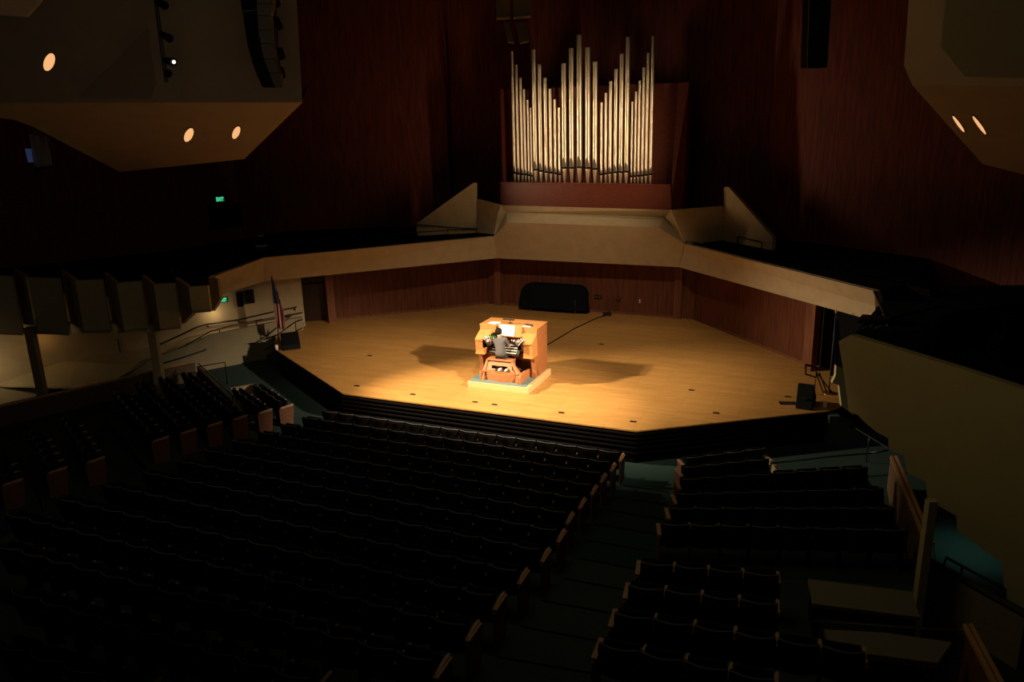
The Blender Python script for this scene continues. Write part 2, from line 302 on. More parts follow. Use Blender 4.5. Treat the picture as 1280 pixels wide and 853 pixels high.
struct('ceiling_fin_left', fac, mat('tan_fin', (.31,.225,.145), .9), 'triangular darker fin on the left ceiling panel', 'ceiling panel')
struct('ceiling_beam_left', MB().prism([P(-40,15,18), P(32,21,18.6), P(60,-10,18.6), P(-40,-10,18)], (0,.1,0)), 'soffit', 'paler corner of the upper ceiling at the top left', 'ceiling panel')
m1, m2, m3, m4 = P(1140,106,16.5), P(1290,108,15), P(1228,205,20), P(1137,-10,15.5)
r_lo = [plane_pt(x, y, m1, m2, m3) for x, y in ((1140,106),(1228,205),(1290,221),(1290,108))]
r_up = [plane_pt(x, y, m1, m2, m4) for x, y in ((1137,-14),(1130,82),(1140,106),(1290,108),(1290,-14))]
mb = MB().add(r_up, [[0,1,2,3,4]]).add(r_lo, [[0,1,2,3]])
mb.prism([r_lo[0], r_lo[1], r_lo[1]+[0,1.,.5], r_lo[0]+[0,1.,.5]], (.02,0,0))
struct('ceiling_panel_right', mb, 'soffit', 'tan suspended ceiling panel with two slanting downlights', 'ceiling panel')
struct('ceiling_patch_right', MB().prism([plane_pt(x, y, m1, m2, m4) for x, y in ((1182,-14),(1175,58),(1206,96),(1290,98),(1290,-14))], (0,-.05,0)), mat('dark_patch', (.20,.18,.12), .9), 'darker flat patch on the right ceiling panel', 'ceiling panel')  # flat sheet in a darker tone laid over the panel
glow = emit('lamp_glow', (1,.50,.20), .95)
def downlight(x, y, rw, rh, ang, tri, lab):
    n = np.cross(tri[1]-tri[0], tri[2]-tri[0]); n /= np.linalg.norm(n); n = n if n[1] < 0 else -n
    ca, sa = math.cos(ang), math.sin(ang); pts = []; rim = []
    for k in range(24):
        t = 2*math.pi*k/24
        for s_, L in ((1, pts), (1.12, rim)):
            ex, ey = rw*math.cos(t)*s_, rh*math.sin(t)*s_; L.append(plane_pt(x+ex*ca-ey*sa, y+ex*sa+ey*ca, *tri))
    c = sum(pts)/24; o = thing('downlight', c, 0, lab, 'ceiling lamp', 'round downlights in the ceiling panels'); f = local(o)
    build('lens', MB().prism([f(p+n*.012) for p in pts], n*.01), glow, o)
    g = MB(); g.v = [tuple(f(p+n*.004)) for p in pts]+[tuple(f(p+n*.004)) for p in rim]+[tuple(f(p+n*.02)) for p in pts]+[tuple(f(p+n*.02)) for p in rim]
    for k in range(24):
        j = (k+1) % 24; g.f += [[k,j,24+j,24+k],[48+k,72+k,72+j,48+j],[24+k,24+j,72+j,72+k],[k,48+k,48+j,j]]
    build('rim', g, 'grille', o); return o
triL = (l1, l2, l3); triU = (l1, l2, l4)
downlight(62,77.5,6.6,11.5,math.radians(20),triU,'glowing round downlight high in the left panel, the largest at far left')
downlight(236,168,5,9.2,math.radians(27),triL,'glowing round downlight, the left one of the lower left pair')
downlight(295.3,165,4.2,8.3,math.radians(25),triL,'glowing round downlight nearest the tip of the left ceiling panel')
triR = (m1, m2, m3)
downlight(1198.5,154,1.9,12.5,math.radians(-36),triR,'narrow glowing slot downlight, left one in the right ceiling panel')
downlight(1224.5,155.5,2.1,14,math.radians(-36),triR,'narrow glowing slot downlight nearest the right edge of the photo')
# bright slot of a control booth behind the left panel
b0 = thing('booth_window', P(46,190,28), 0, 'dim bluish control booth window high at the far left', 'booth window'); f = local(b0)
build('curtain', MB().prism([f(P(x, y, 28)) for x, y in ((36,168),(60,172),(64,208),(44,213))], (0,.05,0)), mat('booth_curtain', (.3,.3,.27), .8, var=.5, scale=3, stretch=(8,1,.3)), b0)
build('screen', MB().prism([f(P(x, y, 27.9)) for x, y in ((31,186),(38,186),(41,203),(35,203))], (0,.04,0)), emit('booth_screen', (.25,.4,1), .05), b0)
build('desk_edge', MB().prism([f(P(x, y, 27.9)) for x, y in ((41,210),(64,207),(64,210),(42,215))], (0,.1,0)), 'blackmatt', b0)
# ------------------------------------------------------------------ organ case and facade pipes
cA0, cB0 = Ac+bn*.12, Bc+bn*.12; cdir = (cB0-cA0)[:2]; cdir /= np.linalg.norm(cdir); CAZ = math.atan2(cdir[1], cdir[0])
zb = float(V(640,230,cA0,cB0)[2]); ztop = float(V(624,112,cA0+bn*.9,cB0+bn*.9)[2])
case = thing('organ_case', cA0, CAZ, 'dark red wooden case carrying the silver organ pipes', 'organ case'); f = local(case)
Wc = float(np.linalg.norm((cB0-cA0)[:2])); cz = float(cA0[2]); hb = zb-cz
build('plinth', MB().hexa([(0,0,-.05),(Wc,0,-.05),(Wc,1.1,-.05),(0,1.1,-.05),(.0,.06,hb),(Wc-.1,.06,hb),(Wc-.1,1.1,hb),(.0,1.1,hb)]), 'casewood', case)
build('plinth_rail', MB().box((-.02,.0,hb-.0),(Wc-.08,.16,hb+.07)), 'casewood', case, bevel=.01)
build('back_panel', MB().box((.02,1.0,hb),(Wc-.02,1.1,ztop-cz)), 'casewood', case)
build('side_panel', MB().box((-.03,.30,hb),(.02,1.1,ztop-cz)), 'casewood', case)
build('side_panel', MB().hexa([(Wc-.12,.12,hb-.9),(Wc+.30,.5,hb-.9),(Wc+.34,1.1,hb-.9),(Wc-.12,1.1,hb-.9),(Wc-.08,.75,ztop-cz),(Wc+.30,.78,ztop-cz),(Wc+.34,1.1,ztop-cz),(Wc-.08,1.1,ztop-cz)]), 'casewood', case)
PIP = [
 [(643.7,4.3,216.3,63.6),(648.5,3.9,217.5,80.8),(653.3,3.6,218.1,97.2),(657.3,3.2,218.4,111.3),(661.4,2.8,219.5,125),(665.0,2.5,220.2,134.6)],
 [(669.8,5.9,212.4,62),(676.5,5.2,214,80.5),(683,4.6,215.3,97.2),(689,4.1,216.1,110.8),(694.5,3.6,217,124),(699.4,3.1,218,134.6)],
 [(705.8,6.8,210.1,79.2),(714.8,7.0,209.9,60.2),(724.5,7.7,209.3,43.3),(734.7,7.2,210.3,59.2),(743.7,6.7,211.3,77.2)],
 [(751.5,3.2,218.3,128),(756.8,3.7,217.3,116),(762.4,4.3,216.6,101.4),(768.8,4.9,215.8,86.3),(775.5,5.5,215.3,67.2),(782.7,6.1,214.8,46.1)],
 [(789,2.6,220.9,127.2),(793.3,3.0,220.6,114.4),(797.6,3.4,220.2,100.6),(802.4,3.8,219.7,84.2),(807.2,4.1,218.9,66.1),(812.8,4.6,218,45)]]
GN = ['far left tower','inner left tower','centre tower','inner right tower','far right tower']
pA, pB = cA0+bn*.45, cB0+bn*.45
for gi, g in enumerate(PIP):
    for k, (xf, w, ys, yt) in enumerate(g):
        yb = 228.6+(xf-643)/170*2.6
        base = V(xf, yb, pA, pB); base[2] = zb
        pl_ = (base, base+(cB0-cA0)); 
        zt = V(xf-(0.013*(yb-yt) if xf < 720 else -.008*(yb-yt)), yt, *pl_)[2]; zs = V(xf, ys, *pl_)[2]
        R = .88*w/2*np.dot(base-CAM, FW)/FPX
        h = zt-zb; hs = zs-zb
        lab = 'silver organ pipe, %s from the left in the %s' % (ORD[k+1], GN[gi])
        if gi == 2: lab = ['large silver pipe at the left edge of the centre tower','large silver pipe just left of the tallest centre pipe','tallest and widest silver pipe in the middle of the facade','large silver pipe just right of the tallest centre pipe','large silver pipe at the right edge of the centre tower'][k]
        p = thing('organ_pipe', base, CAZ, lab, 'organ pipe', 'silver pipes of the organ facade')
        build('foot', MB().lathe([(R*.32,0),(R*.34,.01),(R*.42,.03),(R*.93,hs-.07),(R*.97,hs-.05),(R*.97,hs-.03)], n=18), 'pipe', p, smooth=True)
        build('slit', MB().lathe([(R*.90,hs-.04),(R*.90,hs+.05)], n=18), 'blackmatt', p)
        build('body', MB().lathe([(R*.5,hs+.045),(R,hs+.045),(R,hs+.05),(R,hs+.08),(R,h-.05),(R,h-.02),(R,h),(R*.88,h),(R*.88,h-.12)], n=24), 'pipe', p, smooth=True)
        hm = R*4.0; rows = []
        for i in range(7):
            t = i/6; r = []
            for j in range(7):
                a = (j/6-.5)*1.9*(1-t**2.2*.97); r.append((R*1.03*math.sin(a), -R*1.03*math.cos(a), hs+.04+hm*t))
            rows.append(r)
        build('mouth', MB().grid(rows), 'pipem', p, smooth=True)
# ------------------------------------------------------------------ console platform and console
KA = math.radians(-23.1); KO = np.array([-1.33, 23.04, 0.])
ku = np.array([math.cos(KA), math.sin(KA), 0]); kv = np.array([-math.sin(KA), math.cos(KA), 0])
def K(u, v, z): return KO+u*ku+v*kv+np.array([0, 0, z])
PH = .22
plat = thing('platform', KO, KA, 'low square pale wood platform under the organ console', 'platform')
build('base', MB().box((-.06,0,0),(1.93,1.95,PH-.015)), 'oakl', plat, bevel=.012)
build('carpet', MB().box((-.03,.03,PH-.015),(1.82,1.92,PH)), 'platcarpet', plat)
con = thing('organ_console', K(0,0,PH), KA, 'golden oak organ console under the spotlights on its platform', 'organ console')
def cb(name, a, b, mt='oak', **k): return build(name, MB().box(a, b), mt, con, **k)
body = MB().hexa([(-.04,1.10,.0),(1.83,1.10,.0),(1.83,1.87,.0),(-.04,1.87,.0),(-.04,1.02,1.50),(1.83,1.02,1.50),(1.83,1.87,1.50),(-.04,1.87,1.50)])
build('case', body, 'oakd', con, bevel=.01)
cb('top', (-.06,1.0,1.50),(1.85,1.89,1.53), 'oak', bevel=.008)
cb('side_moulding', (1.83,1.12,.03),(1.845,1.17,1.45), 'oakd'); cb('side_moulding', (1.83,1.80,.03),(1.845,1.85,1.45), 'oakd')
cb('side_moulding', (1.83,1.12,.03),(1.845,1.85,.10), 'oakd')
# lid wings sloping to the front, cut out by the horseshoe
def arc(u0, v0, ru, rv, a0, a1, n=10): return [(u0+ru*math.cos(math.radians(a0+(a1-a0)*i/n)), v0+rv*math.sin(math.radians(a0+(a1-a0)*i/n))) for i in range(n+1)]
def lidz(v): return 1.16+(v-.60)/(1.02-.60)*.22
for sgn in (1, -1):
    inner = [(.895+sgn*(u-.895), v) for u, v in arc(.895,.58,.66,.46,182,125)]
    pts = [(.895+sgn*(-.935), .60)]+inner+[(.895+sgn*(-.36), 1.02),(.895+sgn*(-.935), 1.02)]
    build('lid_wing', MB().prism([(u, v, lidz(v)) for u, v in pts], (0,0,-.035)), 'oak', con)
    cb_ = MB(); x0, x1 = sorted((.895-sgn*.935, .895-sgn*.645)); cb_.hexa([(x0,.62,.70),(x1,.62,.70),(x1,1.1,.70),(x0,1.1,.70),(x0,.62,1.14),(x1,.62,1.14),(x1,1.1,1.37),(x0,1.1,1.37)])
    build('key_cheek', cb_, 'oak', con, bevel=.01)
    x0, x1 = sorted((.895-sgn*.945, .895-sgn*.635)); build('cheek_moulding', MB().box((x0,.605,.68),(x1,1.05,.72)), 'oak', con, bevel=.006)
    x0, x1 = sorted((.895-sgn*.93, .895-sgn*.80))
    build('leg', MB().prism([(x0,.86,0),(x0,.98,0),(x0,1.02,.30),(x0,1.08,.68),(x0,.74,.68),(x0,.84,.5),(x0,.88,.25)], (x1-x0,0,0)), 'oakd', con, bevel=.008)
    build('riser', MB().box(*( ((-.04,1.0,1.38),(.50,1.03,1.50)) if sgn == 1 else ((1.30,1.0,1.38),(1.83,1.03,1.50)) )), 'oak', con)
# horseshoe stop rail
outer = arc(.895,.60,.645,.50,192,-12,24); innr = arc(.895,.60,.50,.36,192,-12,24)
build('stop_jamb', MB().grid([[(u,v,1.17+.04) for u,v in outer],[(u,v,1.00) for u,v in innr],[(u,v,.96) for u,v in innr],[(u,v,.93) for u,v in outer]], closed=True), 'darkwood', con)
tabm = MB().box((-.014,-.045,-.008),(.014,.045,.008)); tabs = {}
for rr in range(2):
    n = 26 if rr == 0 else 22
    for i in range(n):
        a = math.radians(186-192*i/(n-1)); ru, rv = ((.615,.47) if rr == 0 else (.545,.405))
        u_, v_ = .895+ru*math.cos(a), .60+rv*math.sin(a); z_ = 1.205 if rr == 0 else 1.12
        t = i/(n-1); c = 'ivory'
        if .18 < t < .36 and rr == 0: c = 'green'
        elif t <= .4 and (i+rr) % 4 == 1: c = 'red'
        elif .48 < t < .85 and (i+rr) % 3 == 0: c = 'red'
        if c not in tabs: o = build('stop_tab', tabm, c, con); tabs[c] = o; 
        else: o = tabs[c].copy(); COL.objects.link(o)
        o.parent = con; o.location = (u_, v_, z_); o.rotation_euler = (math.radians(50), 0, a-math.pi/2)
        o['label'] = {'ivory':'ivory stop tab','green':'green lit stop tab','red':'red stop tab'}[c]
# keyboards
cb('key_bed', (.44,.66,.70),(1.36,1.08,.76), 'darkwood'); 
for side in ((.40,.46),(1.29,1.37)): build('keyboard_cheek', MB().prism([(side[0],.68,.76),(side[0],1.04,.76),(side[0],1.04,1.04),(side[0],.92,1.04)], (side[1]-side[0],0,0)), 'black', con)
for k in range(4):
    v0, z0 = .66+.085*k, .775+.06*k
    man = build('manual', MB().box((.47,v0+.0,z0-.02),(1.28,v0+.17,z0-.002)), 'darkwood', con)
    mb = MB()
    for i in range(36): x = .47+.0225*i; mb.box((x+.001,v0,z0),(x+.0215,v0+.13,z0+.018))
    build('white_keys', mb, 'ivory', man); mb = MB()
    for i in range(35):
        if i % 7 in (0,1,3,4,5): x = .47+.0225*(i+1); mb.box((x-.006,v0+.055,z0+.018),(x+.006,v0+.13,z0+.028))
    build('black_keys', mb, 'black', man)
cb('piston_rail', (.47,.655,.745),(1.28,.665,.775), 'darkwood')
cb('coupler_rail', (.47,1.02,1.03),(1.28,1.05,1.10), 'darkwood')
for i in range(14): build('coupler_tab', MB().box((.50+.055*i,1.0,1.045),(.535+.055*i,1.018,1.085)), 'red' if i in (6,8,9,11) else 'ivory', con)
cb('knee_panel', (.26,1.06,.0),(1.55,1.1,.70), 'oakd')
# music desk
desk = build('music_desk', MB().prism([(.60,.90,1.26),(1.37,.90,1.26),(1.37,.975,1.60),(.60,.975,1.60)], (0,.02,-.006)), 'oak', con)
build('desk_ledge', MB().box((.60,.86,1.245),(1.37,.93,1.265)), 'oak', desk)
sheet = thing('sheet_music', K(.90,.893,PH+1.265), KA, 'open white sheet music on the console music desk', 'sheet music')
build('page', MB().prism([(-.255,-.012,.005),(-.01,-.018,.003),(-.01,.053,.315),(-.255,.058,.312)], (0,.004,-.001)), 'paper', sheet)
build('page', MB().prism([(.01,-.018,.003),(.245,-.012,.005),(.245,.058,.312),(.01,.053,.315)], (0,.004,-.001)), 'paper', sheet)
lm = thing('music_lamp', K(.83,1.22,PH+1.53), KA, 'slim dark lamp bar on top of the console above the music', 'lamp')
build('base', MB().box((-.06,.08,0),(.06,.16,.02)), 'black', lm); build('neck', MB().tube([(0,.12,.02),(0,.10,.12),(0,.02,.15)], .008), 'black', lm)
build('lamp_bar', MB().box((-.19,-.03,.135),(.19,.03,.17)), 'black', lm, bevel=.008)
p_ = thing('loose_papers', K(.33,1.25,PH+1.531), KA, 'loose white papers lying on the console top at left', 'papers')
build('sheet', MB().prism([(-.17,-.12,0),(.10,-.15,0),(.13,.10,0),(-.14,.13,0)], (0,0,.004)), 'paper', p_)
build('sheet', MB().prism([(-.05,-.10,.005),(.21,-.06,.005),(.17,.15,.005),(-.08,.11,.005)], (0,0,.004)), 'paper', p_)
bk_ = thing('notebook', K(1.46,1.18,PH+1.531), KA+.15, 'grey book lying on the console top at right', 'book')
build('cover', MB().box((-.16,-.10,0),(.13,.08,.025)), mat('grey_book', (.35,.33,.30), .7), bk_); build('pages', MB().box((-.155,-.104,.004),(.125,.075,.021)), 'paper', bk_)
ph = thing('tablet', K(1.47,1.27,PH+1.531), KA-.3, 'black tablet lying behind the grey book on the console', 'tablet')
build('body', MB().hexa([(-.12,-.08,0),(.12,-.08,0),(.12,.08,0),(-.12,.08,0),(-.12,-.08,.05),(.12,-.08,.05),(.12,.08,.02),(-.12,.08,.02)]), 'black', ph, bevel=.004)
# pedalboard and bench
pb = thing('pedalboard', K(.20,.12,PH), KA, 'concave wooden pedalboard under the organ bench', 'pedalboard')
rows = []
rail = arc(.74,.75,.62,.66,205,335,14); 
rail = [(.16+1.16*i/14, .10+.16*abs(i/7-1)**1.6*1.0-.05) for i in range(15)]
build('front_rail', MB().grid([[(u,v,0) for u,v in rail],[(u,v,.26-.02*(1-abs(u-.74)/.6)) for u,v in rail],[(u,v+.045,.26) for u,v in rail],[(u,v+.045,0) for u,v in rail]], closed=True), 'benchwood', pb)
for i in range(32):
    t = i/31*2-1; u_ = .74+t*.66; z_ = .10+.10*t*t
    mb = MB().box((u_-.011,.16,z_),(u_+.011,.92,z_+.03)); 
    pe = build('pedal_key', mb, 'darkwood' if i % 12 not in (1,3,6,8,10) else 'black', pb)
    if i % 12 in (1,3,6,8,10): build('sharp', MB().box((u_-.011,.62,z_+.03),(u_+.011,.80,z_+.075)), 'black', pb)
build('side_frame', MB().prism([(1.36,.02,0),(1.36,.98,0),(1.36,.98,.24),(1.36,.45,.30),(1.36,.10,.30),(1.36,.02,.22)], (.06,0,0)), 'benchwood', pb, bevel=.006)
build('side_frame', MB().prism([(.06,.06,0),(.06,.98,0),(.06,.98,.24),(.06,.10,.26)], (.05,0,0)), 'benchwood', pb, bevel=.006)
kn = MB(); 
for i in range(7): kn.lathe([(.022,.0),(.026,.02),(.018,.05)], (.86+.07*i,.965,.30), 8)
build('toe_studs', kn, 'chrome', pb); build('toe_board', MB().box((.16,.94,.18),(1.36,.97,.46)), 'darkwood', pb)
bench = thing('organ_bench', K(.38,.20,PH), KA, 'wooden organ bench with splayed side feet', 'bench')
build('seat', MB().box((.02,.24,.57),(.84,.62,.61)), 'benchwood', bench, bevel=.008)
fp = [(.02,.30,.56),(.94,.30,.56),(1.08,.10,.30),(1.10,.06,.235),(-.02,.06,.235),(0,.10,.30)]
def fr(u, z): return (u, .30-(.565-z)*.55, z)
hole = [fr(.30,.34),fr(.78,.34),fr(.82,.37),fr(.80,.41),fr(.72,.43),fr(.36,.43),fr(.28,.41),fr(.26,.37)]
top = [fr(.04,.565),fr(.90,.565),fr(1.06,.30),fr(1.08,.28),fr(-.02,.28),fr(0,.30)]
mb = MB()
mb.prism([fr(.02,.56),fr(.84,.56),fr(.86,.43),fr(0,.43)], (0,.03,0)).prism([fr(0,.43),fr(.20,.43),fr(.20,.34),fr(-.02,.34)], (0,.03,0)).prism([fr(.72,.43),fr(.86,.43),fr(.88,.34),fr(.72,.34)], (0,.03,0)).prism([fr(-.02,.34),fr(.88,.34),fr(.98,.29),fr(-.04,.29)], (0,.03,0))
build('rear_panel', mb, 'benchwood', bench)
build('shelf', MB().box((.1,.24,.27),(.82,.50,.30)), 'darkwood', bench)
for xx in (.02,.78): build('side_panel', MB().box((xx,.34,.0),(xx+.045,.60,.57)), 'benchwood', bench, bevel=.006)
for x0, x1 in ((-.06,.02),(1.05,1.15)):
    xi = .0 if x0 < 0 else .80
    build('leg', MB().hexa([(x0,-.02,0),(x1,-.02,0),(x1,.10,0),(x0,.10,0),(x0+.0,.10,.30),(x1,.10,.30),(x1,.20,.30),(x0,.20,.30)]), 'benchwood', bench, bevel=.006)
    build('side_panel', MB().hexa([(x0,.10,.27),(x1,.10,.27),(x1,.24,.27),(x0,.24,.27),(xi,.26,.575),(xi+.05,.26,.575),(xi+.05,.34,.575),(xi,.34,.575)]), 'benchwood', bench, bevel=.006)
build('stretcher', MB().box((-.06,.06,.255),(1.14,.14,.285)), 'benchwood', bench, bevel=.005)
sh = thing('spare_shoes', K(.92,.36,PH+.30), KA, 'pale items tucked on the shelf inside the organ bench', 'shoes')
for i, (x, r) in enumerate(((-.16,.2),(-.08,-.2),(.06,.3),(.14,-.1),(.24,.2))):
    o = build('shoe', MB().tube([(0,0,.025),(.0,.06,.03),(.0,.12,.045),(0,.17,.04)], [.02,.035,.03,.025]), 'ivory' if i % 2 else 'leather', sh, smooth=True); o.location = (x,-.06,0); o.rotation_euler[2] = r
# ------------------------------------------------------------------ the organist
def LK(x, y, v):                                     # ray meets the console-frame plane v = const -> local coords
    d = ray(x, y); t = (v-np.dot(CAM-K(0,0,PH), kv))/np.dot(d, kv); p = CAM+d*t-K(0,0,PH); return np.array([p@ku, v, p[2]])
s7 = lambda x, y: (570+x/7.107, 380+y/7.107)
HC = LK(*s7(380,256), .90); SL = LK(*s7(338,322), .86); SR = LK(*s7(440,318), .80); PEL = np.array([.82,.60,.74])
person = thing('person', K(.86,.6,PH+.61), KA, 'person in a grey suit jacket seated at the organ, seen from behind', 'person')
ofs = np.array([.86,.6,.61])
def skin(name, chains, mt, parent, root=0, sub=2):
    vs = []; es = []; rs = []; idx = {}
    def vid(p, r):
        k = tuple(np.round(p, 4))
        if k not in idx: idx[k] = len(vs); vs.append(tuple(float(c) for c in p)); rs.append(r if hasattr(r,'__len__') else (r, r))
        return idx[k]
    for ch in chains:
        ids = [vid(np.array(p)-ofs, r) for p, r in ch]
        es += [(a, b) for a, b in zip(ids, ids[1:]) if a != b]
    me = bpy.data.meshes.new(name); me.from_pydata(vs, es, []); o = bpy.data.objects.new(name, me); COL.objects.link(o); o.parent = parent
    me.materials.append(M[mt]); md = o.modifiers.new('skin', 'SKIN'); md.use_smooth_shade = True
    for i, r in enumerate(rs): me.skin_vertices[0].data[i].radius = r; me.skin_vertices[0].data[i].use_root = (i == 0)
    sb = o.modifiers.new('sub', 'SUBSURF'); sb.levels = sub; sb.render_levels = sub; return o
SPN = PEL*.5+(SL+SR)/2*.5+np.array([0,-.03,.0]); CHS = (SL+SR)/2+np.array([0,.01,-.06]); NK = (SL+SR)/2*.45+HC*.55+np.array([0,0,-.03])
EL = SL+np.array([-.03,.16,-.27]); WL = LK(*s7(318,372), 1.0); 
ER = SR+np.array([.07,.10,-.27]); WR = np.array([.98,.93,1.03]) ; WR = np.array([1.0,.86,.98])
HL, HR = PEL+np.array([-.10,.02,-.04]), PEL+np.array([.10,.02,-.04]); KL, KR = np.array([.68,1.0,.60]), np.array([.98,1.0,.60]); AL, AR = np.array([.70,.88,.20]), np.array([1.0,.90,.20])
WL = np.array([.50,.94,.99])
def fingers(W, dirv, side):
    d = np.array(dirv, float); d /= np.linalg.norm(d); sd = np.cross(d, [0,0,1]); sd /= np.linalg.norm(sd); P_ = W+d*.085; ch = [[(W,.024),(W+d*.05,(.032,.018)),(P_,(.032,.016))]]
    for i, (o_, l) in enumerate(((-.030,.060),(-.010,.072),(.011,.068),(.031,.055))):
        b_ = P_+sd*o_; ch.append([(P_,(.032,.016)),(b_,.009),(b_+d*l*.5+[0,0,.006],.008),(b_+d*l*.85+[0,0,-.012],.0075),(b_+d*l+[0,0,-.028],.007)])
    t0 = W+d*.03; ch.append([(W+d*.05,(.032,.018)),(t0-sd*side*.035+d*.02,.010),(t0-sd*side*.055+d*.05,.009),(t0-sd*side*.06+d*.075+[0,0,-.01],.008)])
    return ch
ft = lambda A: [(A,.036),(A+np.array([0,.02,-.05]),(.035,.035)),(A+np.array([0,.13,-.065]),(.04,.025)),(A+np.array([0,.19,-.07]),(.03,.02))]
bodyc = [[(PEL,(.15,.12)),(SPN,(.125,.09)),(CHS,(.13,.09)),(NK,.050),(HC+[0,-.005,-.05],(.062,.07)),(HC+[0,0,.02],(.075,.09)),(HC+[0,.0,.075],(.06,.07))],
         [(HC+[0,0,.02],(.075,.09)),(HC+[0,.075,.0],.03),(HC+[0,.105,-.01],.012)],
         [(HC+[0,0,.02],(.075,.09)),(HC+[-.075,.0,.0],.014)],[(HC+[0,0,.02],(.075,.09)),(HC+[.075,.0,.0],.014)],
         [(CHS,(.13,.09)),(SL,.05),(EL,.042),(WL,.026)],[(CHS,(.13,.09)),(SR,.05),(ER,.042),(WR,.026)],
         [(PEL,(.15,.12)),(HL,.085),(KL,.058),(AL,.036)]+ft(AL)[1:],[(PEL,(.15,.12)),(HR,.085),(KR,.058),(AR,.036)]+ft(AR)[1:]]
bodyc += fingers(WL, (-.45,.8,.05), 1)+fingers(WR, (-.35,.9,0), -1)
skin('body', bodyc, 'skin', person)
HEM = PEL+np.array([0,-.06,-.09])
jc = [[(HEM,(.215,.16)),(PEL+[0,0,.08],(.175,.145)),(SPN+[0,0,.02],(.165,.13)),(CHS,(.18,.14)),(CHS*.45+NK*.55+[0,-.01,0],(.125,.10)),(NK+[0,-.01,-.01],(.078,.072)),(NK+[0,-.0,.015],(.062,.06))],
      [(CHS,(.18,.14)),(SL+[.0,0,0],.083),((SL+EL)/2,.07),(EL,.063),(WL*.8+EL*.2,.047)],[(CHS,(.18,.14)),(SR,.083),((SR+ER)/2,.07),(ER,.063),(WR*.8+ER*.2,.047)]]
j = skin('jacket', jc, 'suit', person)
skin('trousers', [[(PEL+[0,.02,-.03],(.15,.09)),(HL+[0,.03,0],.095),(KL,.072),(AL+[0,0,.03],.05)],[(PEL+[0,.02,-.03],(.15,.09)),(HR+[0,.03,0],.095),(KR,.072),(AR+[0,0,.03],.05)]], 'trousers', person)
for A in (AL, AR): skin('shoe', [[(A+[0,-.02,-.04],(.042,.038)),(A+[0,.10,-.06],(.046,.034)),(A+[0,.20,-.065],(.036,.026))]], 'leather', person, sub=2)
skin('collar', [[(NK+[0,-.005,-.0],(.060,.058)),(NK+[0,-.002,.03],(.058,.056))]], 'shirt', person)
mb = MB(); rows = []
for i in range(12):
    th = math.pi*(.02+.62*i/11); r = []
    for k in range(19):
        ph_ = math.radians(-205+230*k/18) ; rr = (.096 if i < 10 else .092); r.append((rr*.93*math.sin(th)*math.cos(ph_), rr*1.10*math.sin(th)*math.sin(ph_), .115*math.cos(th)))
    rows.append(r)
for i in range(12): 
    for k in range(19):
        x, y, z = rows[i][k]; rows[i][k] = (x+(HC-ofs)[0], y+(HC-ofs)[1]-.005, z+(HC-ofs)[2]+.03)
h = build('hair', mb.grid(rows), 'hair', person, smooth=True); sd_ = h.modifiers.new('s', 'SOLIDIFY'); sd_.thickness = .02; sd_.offset = 1
# ------------------------------------------------------------------ things on the stage
pn = thing('grand_piano', Z(691,391.5,0), AZ, 'concert grand piano under a black quilted cover at the back of the stage', 'piano')
PT = float(Y(700,352.5,float(pn.location[1])+.75)[2])
out = [(-1.52,.12),(-1.56,.40),(-1.45,.72),(-.85,.80),(0.1,.80),(.9,.78),(1.3,.72),(1.44,.45),(1.42,.12),(.6,-.02),(-1.0,-.02),(-1.4,.0)]
ringat = lambda k, z, sway=0: [(x*k+.0, .42+(y-.42)*k+sway*math.sin(9*x), z) for x, y in out]
lv = [ringat(1.03,.16,.02), ringat(1.0,.45,.01), ringat(.99,PT*.78), ringat(.93,PT*.93), ringat(.82,PT)]
pgap = abs(float(np.dot((pL-np.array(pn.location))[:2], [math.sin(-AZ), math.cos(AZ)])))*.86
lv = [[(x, -.02+(y+.02)*pgap/.82, z) for x, y, z in r] for r in lv]
lv = [[(x+(-.0 if x > 0 else .28*max(0,(z-.5)/PT)), y, z) for x, y, z in r] for r in lv]
mb = MB(); n = len(out)
for r in lv: mb.v += [tuple(p) for p in r]
for i in range(len(lv)-1):
    for k in range(n): mb.f.append([i*n+k, i*n+(k+1) % n, (i+1)*n+(k+1) % n, (i+1)*n+k])
mb.f += [[4*n+k for k in range(n)]]
build('quilted_cover', mb, mat('piano_cover', (.005,.007,.008), .95, bump=.5, scale=4, spec=.1), pn)
for x, y in ((-1.0,.08),(-1.1,.35),(.95,.08)):
    l = build('leg', MB().lathe([(.06,.10),(.07,.5),(.08,.62)], (x, y, 0), 10), 'black', pn)
    build('caster', MB().tube([(x-.02,y,.05),(x+.02,y,.05)], .05, 12), 'chrome', l)
build('lyre', MB().box((-1.42,.25,.12),(-1.38,.45,.6)).box((-1.46,.20,.08),(-1.34,.50,.13)), 'black', pn)
cab = MB().tube([Z(683,432,.02),Z(700,422,.015),Z(718,411,.015),Z(735,403,.015),Z(748,397,.015),Z(757,394.5,.05)], .022, 6)
tag(build('power_cable', cab, 'black'), 'black cable running across the stage from console to floor box', 'cable')
pw = thing('cable_box', Z(759,394.5,0), AZ, 'small black box at the far end of the stage cable', 'box')
build('box', MB().box((-.16,-.1,0),(.16,.1,.11)), 'black', pw, bevel=.01); build('connector', MB().tube([(.05,0,.11),(.08,.02,.2)], .03), 'black', pw)
pd = thing('foot_pedal', Z(729,391.5,0), AZ, 'small black pedal on the floor in front of the piano', 'pedal')
build('base', MB().box((-.14,-.08,0),(.14,.08,.05)), 'black', pd); build('tread', MB().hexa([(-.1,-.06,.05),(.1,-.06,.05),(.1,.06,.05),(-.1,.06,.05),(-.1,-.06,.06),(.1,-.06,.06),(.1,.06,.11),(-.1,.06,.11)]), 'leather', pd)
